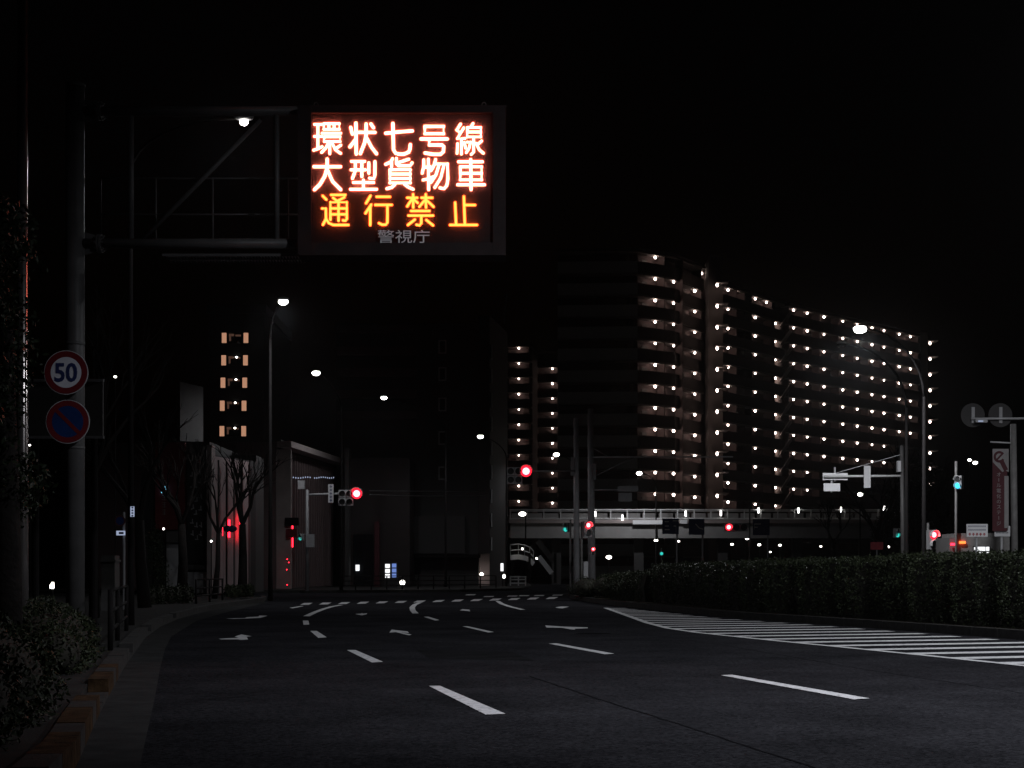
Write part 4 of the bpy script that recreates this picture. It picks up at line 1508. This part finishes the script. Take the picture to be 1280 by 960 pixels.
# banner
bn = thing('street_banner', 'tall dark red banner with ring emblem hanging by the right post', 'banner', at(1253, 660, YQ - .05))
a, b = at(1240.5, 561, YQ - .05), at(1259, 664, YQ - .05)
MB().box(((a.x + b.x) / 2, a.y, (a.z + b.z) / 2), (b.x - a.x, 0.012, a.z - b.z)).build('cloth', M['redwall'], bn)
m_ = MB()
q = [(1240.8, 561), (1261, 561), (1261, 590), (1256.5, 588), (1253, 590), (1241, 577.5)]
P = [at(x, y, YQ - .06) for x, y in q]
Pb = [p + Vector((0, .004, 0)) for p in P]
m_.add(P + Pb, [tuple(range(6)), tuple(range(11, 5, -1))] + [(k, k + 6, (k + 1) % 6 + 6, (k + 1) % 6) for k in range(6)])
m_.build('emblem_field', M['bannerwhite'], bn)
m_ = MB()
c = at(1249.2, 571, YQ - .066)
m_.ring(c, 0.085, 0.145, 0.003, 28, 0, R(40), R(330))
m_.bar(c + Vector((-.09, 0, -.10)), c + Vector((.10, 0, .10)), 0.004, 0.045)
m_.bar(c + Vector((.06, 0, -.12)), c + Vector((.17, 0, -.34)), 0.004, 0.11)
m_.build('emblem', M['redwall'], bn)
wallbox(MB(), 1255.5, 1260.8, 595, 660, YQ - .06, 0.004).build('side_strip', M['bannerwhite'], bn)
for k, ch in enumerate('オール電化のステージ'):
    if ch == 'ー':
        MB().box(at(1248.5, 593 + 6.8 * k, YQ - .06), (0.012, 0.006, 0.09)).build('lettering', M['bannerwhite'], bn)
    else:
        text(ch, 0.12, at(1248.5, 593 + 6.8 * k, YQ - .06), M['bannerwhite'], bn)
# notice boards above the hedge
for lab, x0, x1, y0, y1, m, rows_ in (('white notice board with blue and red lines of print above hedge', 1208, 1234.5, 655, 671, 'white', ((658, 'ink'), (662.5, 'ink'), (668, 'redink'))),
                                      ('dimmer grey notice board with dark print, right of the white one', 1243, 1262.5, 657.5, 670.5, 'signface', ((660, 'black ink'), (662.5, 'black ink'), (666, 'black ink')))):
    Yn = 40
    a, b = at(x0, y0, Yn), at(x1, y1, Yn)
    t = thing('notice_board', lab, 'notice board', ((a.x + b.x) / 2, Yn, 0.14), 'notice boards behind the median hedge')
    MB().box(((a.x + b.x) / 2, Yn, (a.z + b.z) / 2), (b.x - a.x, 0.03, a.z - b.z)).build('plate', M[m], t)
    for yy, mi in rows_:
        m_ = MB()
        n = 5 if mi == 'redink' else 9
        for k in range(n):
            u = (k + .5) / n
            cc = at(x0 + 2 + (x1 - x0 - 4) * u, yy, Yn - .018)
            hh = 0.075 if mi == 'redink' else 0.045
            ww = (b.x - a.x) * 0.8 / n
            m_.box(cc, (ww * .75, 0.003, hh * .25))
            m_.box(cc + Vector((0, -.001, 0)), (ww * .2, 0.003, hh))
            m_.box(cc + Vector((0, -.0005, hh * .4)), (ww * .6, 0.003, hh * .2))
        m_.build('print', M[mi], t)
    MB().tube([((a.x + b.x) / 2, Yn + .05, 0.14), ((a.x + b.x) / 2, Yn + .05, a.z)], 0.03, 8).build('post', M['galv'], t)
rbd = thing('red_board', 'small red board on a post in front of the tree trunk', 'sign', grz(1096, 85))
MB().box(at(1096, 682.3, 85), (15.5 * 85 / F, 0.05, 9.5 * 85 / F)).build('plate', mat('red board', (0.5, 0.06, 0.08), 0.5), rbd)
MB().tube([grz(1096, 85.1), at(1096, 686, 85.1)], 0.04, 8).build('post', M['steel'], rbd)

# truck behind the hedge
tk = thing('truck', 'pale box truck behind the hedge showing glowing tail lamps', 'truck', grz(1220, 62, 0))
Yk = 62
s62 = Yk / F
m_ = MB()
wallbox(m_, 1196, 1262, 666.5, 690, Yk + .4, 2.2)
bd = m_.build('box_body', M['weathered'], tk)
wallbox(MB(), 1187, 1196, 672, 695, Yk + .5, 2.0).build('cab', M['greywall'], tk)
wallbox(MB(), 1190, 1260, 691, 702, Yk + .6, 1.9).build('chassis', M['black'], tk)
for px in (1196, 1214, 1250):
    for dy in (0.5, 2.4):
        cc = at(px, 0, Yk + dy)
        MB().disc((cc.x, cc.y, 0.45), 0.45, 0.25, 24).build('wheel', M['black'], tk)
wallbox(MB(), 1200, 1207, 676.5, 679.5, Yk + .3, 0.1).build('tail_lamp', M['g_tail'], tk)
wallbox(MB(), 1189, 1194, 679, 681.5, Yk + .3, 0.1).build('tail_lamp', M['g_neon'], tk)
fr = wallbox(MB(), 1217, 1238, 682.5, 692, Yk + .25, 0.1).build('lit_plate', M['darksteel'], tk)
for x0_, x1_, y0_, y1_ in ((1222, 1231.8, 683.5, 688.6), (1233, 1236.6, 683.5, 688.4), (1218, 1221, 684, 688), (1221, 1231.8, 690, 691.6), (1233, 1236.8, 690, 691.6)):
    wallbox(MB(), x0_, x1_, y0_, y1_, Yk + .2, 0.06).build('light_pane', M['g_panel'], fr)

# ================================================================== LEFT SIDE STREET FURNITURE
t = thing('steel_pole', 'tall slim glossy pole at the left edge catching the board glow', 'pole', grz(28, 17.5, 0.12))
p = at(28, 0, 17.5)
MB().tube([(p.x, p.y, 0.12), (p.x, p.y, 1.4), (p.x, p.y, 9.5)], [0.075, 0.062, 0.05], 16).build('post', M['glossy'], t, True)
MB().tube([(p.x, p.y, 0.12), (p.x, p.y, 0.16)], 0.14, 16).build('base_plate', M['darksteel'], t)
bs = thing('large_sign_back', 'large faint grey panel standing behind the two round signs', 'sign', grz(82, 30, 0.12))
a, b = at(33, 476, 30), at(129, 547, 30)
MB().box(((a.x + b.x) / 2, 30, (a.z + b.z) / 2), (b.x - a.x, 0.08, a.z - b.z)).build('panel', M['greywall'], bs)
m_ = MB()
for py in (476, 547):
    m_.box(((a.x + b.x) / 2, 29.93, at(0, py, 30).z), (b.x - a.x + .06, 0.05, 0.05))
m_.build('trim', M['steel'], bs)
for px in (45, 118):
    q = at(px, 0, 30.12)
    MB().tube([(q.x, q.y, 0.12), (q.x, q.y, a.z)], 0.06, 10).build('post', M['darksteel'], bs)
# plate on the lamp post, small signs
t = thing('address_plate', 'small bright white plate strapped to the long-armed lamp post', 'plate', at(165, 638, 30.9))
MB().box(at(165.5, 639.5, 30.9), (0.075, 0.015, 0.2)).build('plate', M['g_plate'], t)  # brightness put into the plate as emission
m_ = MB()
for k in range(4):
    m_.box(at(165.5, 634.5 + 3.4 * k, 30.885), (0.035, 0.008, 0.028))
m_.build('characters', M['ink'], t)
t = thing('no_parking_sign', 'small far blue round sign with backlit white plate below', 'traffic sign', grz(155, 44, .12))
MB().tube([grz(155, 44, .12), at(155, 640, 44)], 0.035, 8).build('post', M['steel'], t)
c = at(150, 651, 43.9)
MB().disc(c, 0.14, 0.02, 28).build('face', M['blue'], t)
MB().ring(c + Vector((0, -.004, 0)), 0.11, 0.15, 0.006, 28).build('red_ring', M['redwall'], t)
MB().box(at(151, 666.3, 43.9), (0.24, 0.03, 0.125)).build('plate', M['g_plate'], t)
MB().box(at(151.5, 666.3, 43.87), (0.13, 0.01, 0.06)).build('marking', M['ink'], t)
t = thing('cabinet', 'dark grey roadside cabinet behind the left bushes', 'cabinet', grz(135, 33, .12))
MB().box(at(135, 720, 33) + Vector((0, .2, -.15)), (0.28, 0.4, 1.15)).build('body', M['gantry'], t)
MB().box(at(135, 701, 33) + Vector((0, .2, 0)), (0.33, 0.46, 0.04)).build('top', M['gantry'], t)
t = thing('garden_light', 'tiny white light low behind the left bushes', 'lamp', grz(66, 26, .12))
MB().tube([grz(66, 26, .12), at(66, 735, 26)], 0.012, 6).build('stem', M['darksteel'], t)
m_ = MB()
m_.box(at(65, 733, 26), (0.05, 0.05, 0.07))
m_.box(at(65.8, 729, 26), (0.03, 0.04, 0.03))
m_.build('lamp', M['g_lampdim'], t)
for px, py, Y, lab in ((144, 471, 60, 'tiny white light in the dark beside the round signs'), (37, 556.5, 40, 'tiny bluish light among the left tree leaves')):
    c = at(px, py, Y)
    t = thing('distant_light', lab, 'lamp', (c.x, c.y, 0.12))
    MB().tube([(c.x, c.y + .05, .12), (c.x, c.y + .05, c.z)], 0.02, 6).build('post', M['darksteel'], t)
    MB().ball(c, 0.04 if Y > 50 else .02, 8, 6, (1.5, 1, 1)).build('lens', M['g_lampdim'], t)
for px, py, Y, m in ((204.5, 661, 70, 'distant entrance light at the white lower wall'), (264, 676.5, 70, 'greenish white light at the striped building pillar')):
    c = at(px, py, Y)
    t = thing('distant_light', m, 'lamp', (c.x, c.y, .14))
    MB().tube([(c.x, c.y + .05, .14), (c.x, c.y + .05, c.z)], 0.02, 6).build('post', M['darksteel'], t)
    MB().ball(c, 0.045, 8, 6).build('lens', M['g_lampdim'], t)


def fence(label, pts, h=0.8, group='guard fences along the kerbs', m='darksteel', rails=(0.25, 0.5, 0.78)):
    pts = [Vector(p) for p in pts]
    t = thing('guard_fence', label, 'fence', pts[0], group)
    for a, b in zip(pts, pts[1:]):
        rl = MB()
        for z_ in rails:
            rl.tube([a + Vector((0, 0, z_)), b + Vector((0, 0, z_))], 0.025, 8)
        rl.build('rail', M[m], t, True)
    for p in pts:
        MB().tube([p, p + Vector((0, 0, h))], 0.035, 8).build('post', M[m], t, True)
    return t


fence('dark pipe fence at the kerb beside the second bush', [grz(138, 21, .12), grz(147, 24, .12), grz(158, 28, .12)])
fence('dark pipe fence further up the left kerb before the red shop', [grz(245, 52, .12), grz(262, 55, .12), grz(278, 58, .12)])
fence('long dark fence along the far kerb before the office block', [grz(425 + k * 19.5, 90 + k * 0.9) for k in range(11)], 0.75)

# ================================================================== PLANTS
def bush(label, c, r, n, size, leaf='leaf', name='bush', group=None, core=0.72):
    t = thing(name, label, 'bush', (c[0], c[1], 0.12), group)
    leaf_mesh(clump_points(n, c, r), size).build('foliage', M[leaf], t)
    cm_ = MB().ball(c, 1.0, 18, 10, tuple(x * core for x in r))
    cm_.build('twigs', M['core'], t, True)
    return t


def multi_bush(label, blobs, n, size, leaf='leaf', name='bush', group=None):
    t = thing(name, label, 'bush', (blobs[0][0][0], blobs[0][0][1], 0.12), group)
    tot = sum(b[1][0] * b[1][1] + b[1][0] * b[1][2] for b in blobs)
    pts = np.concatenate([clump_points(int(n * (b[1][0] * b[1][1] + b[1][0] * b[1][2]) / tot), b[0], b[1]) for b in blobs])
    leaf_mesh(pts, size, 0.22).build('foliage', M[leaf], t)
    cm_ = MB()
    for b in blobs:
        cm_.ball(b[0], 1.0, 14, 8, tuple(x * 0.74 for x in b[1]))
    cm_.build('twigs', M['core'], t, True)
    return t


multi_bush('big azalea bush filling the lower left corner', [((-3.30, 9.3, 0.42), (0.46, 0.75, 0.45)), ((-3.58, 10.8, 0.43), (0.50, 0.9, 0.45)), ((-4.1, 10.6, 0.45), (0.6, 0.9, 0.46)), ((-4.02, 12.2, 0.43), (0.46, 0.8, 0.42))], 26000, 0.046, 'leaf', 'bush', 'bushes along the left kerb')
multi_bush('rounded azalea bush behind the big corner bush', [((-4.86, 16.9, 0.42), (0.50, 0.75, 0.42)), ((-5.2, 18.2, 0.42), (0.45, 0.7, 0.40)), ((-4.6, 16.2, 0.33), (0.32, 0.4, 0.3))], 13000, 0.05, 'leaf', 'bush', 'bushes along the left kerb')
multi_bush('small dark bush tucked behind the big corner bush', [((-5.4, 14.9, 0.42), (0.5, 0.6, 0.44))], 4000, 0.05, 'leaf', 'bush', 'bushes along the left kerb')
for lab, x0, x1, Y, zt in (('low trimmed hedge before the red shop', 176, 240, 50, 732), ('low trimmed hedge end at the junction corner', 282, 316, 60, 732)):
    a, b = at(x0, 0, Y), at(x1, 0, Y + 3)
    n = 6
    bl = []
    for k in range(n):
        p = a.lerp(b, (k + .5) / n)
        bl.append(((p.x, p.y, 0.42), ((b.x - a.x) / n * .8, .7, at(0, zt, Y).z - 0.42)))
    multi_bush(lab, bl, 4500, 0.09, 'leaf', 'hedge', 'hedges along the left kerb')

# median hedges: box-like rows of leaves
def hedge_row(label, y0, y1, h0, h1, n, size, front=0.75, depth=1.5):
    """a clipped hedge that follows the median kerb from depth y0 to y1"""
    ys = np.linspace(y0, y1, 40)
    xs = np.array([xon(MK, float(np.clip(y, 14.5, 69.5))) for y in ys], float)
    # offset to the right of the kerb
    dx = np.gradient(xs, ys)
    nx = 1 / np.sqrt(1 + dx ** 2)
    ny = -dx / np.sqrt(1 + dx ** 2)
    u = rng.uniform(0, 1, n)
    sidep = rng.uniform(0, 1, n)
    h = h0 + (h1 - h0) * u
    i = u * 39
    fx_, fy_ = np.interp(i, np.arange(40), xs), np.interp(i, np.arange(40), ys)
    ox, oy = np.interp(i, np.arange(40), nx), np.interp(i, np.arange(40), ny)
    top = sidep < 0.34
    wob = 0.10 * np.sin(u * 61) + 0.07 * np.sin(u * 133 + 1) + 0.05 * np.sin(u * 290)
    zz = np.where(top, h + 0.06 * np.sin(u * 97) + 0.04 * np.sin(u * 211) - np.abs(rng.normal(0, .07, n)), 0.14 + (h - 0.12) * rng.uniform(0, 1, n) ** 0.85)
    bulge = 0.16 * np.sin(np.pi * np.clip((zz - .1) / h, 0, 1))
    off = np.where(top, front + depth * rng.uniform(0, 1, n), front - bulge + wob + np.abs(rng.normal(0, .09, n)))
    pts = np.stack([fx_ + ox * off, fy_ + oy * off, zz], 1)
    p0 = pts[0]
    t = thing('hedge', label, 'hedge', (xs[0], ys[0], 0.14), 'hedges on the median')
    leaf_mesh(pts, size, 0.34).build('foliage', M['leaf'], t)
    cb = MB()
    for k in range(39):
        q = []
        for kk in (k, k + 1):
            hh = h0 + (h1 - h0) * kk / 39 - 0.1
            for o_, z_ in ((front + .16, 0.1), (front + .10, hh * .6), (front + .2, hh), (front + depth, hh), (front + depth, .1)):
                q.append((xs[kk] + nx[kk] * o_, ys[kk] + ny[kk] * o_, z_))
        cb.add(q, [(0, 5, 6, 1), (1, 6, 7, 2), (2, 7, 8, 3), (3, 8, 9, 4)] + ([(0, 1, 2, 3, 4)] if k == 0 else []) + ([(9, 8, 7, 6, 5)] if k == 38 else []))
    cb.build('twigs', M['core'], t)
    return t


hedge_row('tallest hedge on the median at the right edge of the picture', 33.5, 15.5, 1.5, 1.46, 30000, 0.05)
hedge_row('long clipped hedge in the middle of the median', 52.5, 33.2, 1.36, 1.46, 30000, 0.055)
hedge_row('low hedge towards the tip of the median', 60.5, 53.2, 1.02, 1.16, 8000, 0.06, 0.6, 2.0)
multi_bush('rounded shrub at the very tip of the median', [((3.0, 64.2, 0.5), (0.75, 1.2, 0.5)), ((3.7, 62.6, 0.55), (0.7, 1.2, 0.52)), ((4.5, 63.6, 0.6), (0.9, 1.3, 0.55))], 4500, 0.07, 'leaf', 'shrub')
multi_bush('loose shrubs rising behind the low hedge of the median', [((6.2 + k * 0.75, 62.5 - 1.6 * k, 0.85), (0.8, 1.2, 0.62)) for k in range(5)], 7000, 0.075, 'leaf', 'shrub')


def bare_tree(label, base, hgt, seed, lean=0.0, r0=0.13, spread=0.55, depth=4, group='bare street trees', fork=0.35):
    rr = random.Random(seed)
    base = Vector(base)
    t = thing('bare_tree', label, 'tree', base, group)
    trunk = MB()
    p1 = base + Vector((lean, 0, hgt * fork))
    trunk.tube([base, base.lerp(p1, .5) + Vector((rr.uniform(-.06, .06), 0, 0)), p1], [r0 * 1.25, r0, r0 * .8], 10)
    trunk.build('trunk', M['bark'], t, True)
    br_ = MB()

    def grow(p, d, L, r, k):
        mid = p + d * L * .5 + Vector((rr.uniform(-.08, .08), rr.uniform(-.08, .08), rr.uniform(-.02, .08))) * L
        q = p + d * L
        br_.tube([p, mid, q], [r, r * .8, r * .55], 6 if k > 2 else 5)
        if k == 0:
            return
        for _ in range(3 if k > 1 else 2):
            nd = (d + Vector((rr.uniform(-1, 1), rr.uniform(-1, 1), rr.uniform(-.3, .8))) * spread).normalized()
            grow(q if rr.random() < .7 else mid, nd, L * rr.uniform(.55, .8), r * .55, k - 1)
    for k in range(3):
        d = Vector((rr.uniform(-.6, .6) + lean / hgt, rr.uniform(-.5, .5), 1)).normalized()
        grow(p1, d, hgt * 0.24, r0 * .6, depth)
    br_.build('branches', M['bark'], t)
    return t


bare_tree('bare tree with thick pale trunk beside the long-armed lamp post', grz(181, 46, .12), 6.0, 21, lean=-0.15, r0=.16, fork=.42)
bare_tree('bare tree in front of the red shop', grz(227, 56, .12), 5.4, 22, r0=.16, fork=.5)
bare_tree('slim bare tree before the striped building', grz(268, 62, .12), 5.6, 23, lean=.15, r0=.10, fork=.45)
bare_tree('bare tree with dark trunk left of the theatre', grz(303, 66, .12), 6.0, 24, r0=.17, fork=.5)
bare_tree('bare tree nearest the two round signs', grz(118, 36, .12), 6.5, 25, r0=.10, fork=.5)
bare_tree('tall bare tree left of the unlit curved lamp', grz(1042, 95), 5.2, 26, r0=.13, fork=.45, group='bare trees before the apartments')
bare_tree('bare tree with grey trunk behind the red board', grz(1098, 92), 6.5, 27, r0=.22, fork=.45, group='bare trees before the apartments')
bare_tree('bare tree between sign arm pole and tall curved lamp', grz(1146, 88), 8.5, 28, r0=.14, fork=.35, group='bare trees before the apartments')


def leafy_tree(label, base, blobs, n, size, r0, leaf='leaf2', group=None):
    base = Vector(base)
    t = thing('leafy_tree', label, 'tree', base, group)
    tr = MB()
    top = Vector(blobs[0][0])
    tr.tube([base, base.lerp(Vector((base.x, base.y, top.z)), .5), Vector((base.x, base.y, top.z))], [r0 * 1.3, r0, r0 * .5], 10)
    for b in blobs:
        s0 = base.lerp(Vector((base.x, base.y, top.z)), 0.45 + 0.3 * random.random())
        tr.tube([s0, s0.lerp(Vector(b[0]), .5) + Vector((0, 0, .1)), Vector(b[0])], [r0 * .5, r0 * .35, r0 * .15], 6)
    tr.build('trunk', M['bark'], t, True)
    tot = sum(b[1][0] * b[1][2] for b in blobs)
    pts = np.concatenate([clump_points(int(n * b[1][0] * b[1][2] / tot), b[0], b[1], 0.15) for b in blobs])
    leaf_mesh(pts, size, 0.22, -0.2).build('crown', M[leaf], t)
    return t


leafy_tree('evergreen tree with glossy leaves at the left edge', grz(8, 14.2, .12), [((-4.72, 14.2, 3.3), (.52, .8, .6)), ((-4.5, 13.9, 2.75), (.26, .5, .36)), ((-4.75, 14.0, 2.3), (.42, .7, .42)), ((-4.42, 14.4, 1.98), (.3, .5, .3)), ((-4.75, 14.4, 4.2), (.5, .8, .5)), ((-4.72, 14.6, 1.8), (.4, .5, .3))], 8500, 0.065, 0.12)
leafy_tree('dark leafy tree hiding the lower right of the apartments', grz(1128, 125), [((31, 125, 6.2), (2.2, 2, 2.4)), ((32.6, 126, 8.0), (1.8, 1.8, 2.2)), ((29.6, 125, 4.4), (1.5, 1.6, 1.4)), ((33.2, 125, 5.0), (1.6, 1.6, 1.8))], 9000, 0.22, 0.22, 'leaf')
leafy_tree('round dark tree beside the grey trunk', grz(1109, 100), [((23.4, 100, 4.2), (0.75, 0.8, .8)), ((23.0, 100, 3.4), (.6, .6, .6))], 2200, 0.12, 0.07, 'leaf')
leafy_tree('ivy-clad dark shrub tree beside the white lower wall', grz(193, 64, .12), [((-14.3, 64, 2.0), (0.4, .5, 1.3)), ((-14.1, 64, 1.1), (0.42, .5, .9))], 2600, 0.09, 0.08, 'leaf2')

# thin haze added to the clear air to put a glow round lamps
hz = MB().box((0, 190, 24), (420, 480, 56)).build('haze', None)
hz['kind'] = 'stuff'
m = bpy.data.materials.new('lamp glow haze')
m.use_nodes = True
nt = m.node_tree
nt.nodes.remove(nt.nodes['Principled BSDF'])
v = nt.nodes.new('ShaderNodeVolumePrincipled')
v.inputs['Color'].default_value = (0.85, 0.87, 0.9, 1)
v.inputs['Density'].default_value = 0.00014
v.inputs['Anisotropy'].default_value = 0.9
nt.links.new(v.outputs[0], nt.nodes['Material Output'].inputs['Volume'])
hz.data.materials.append(m)
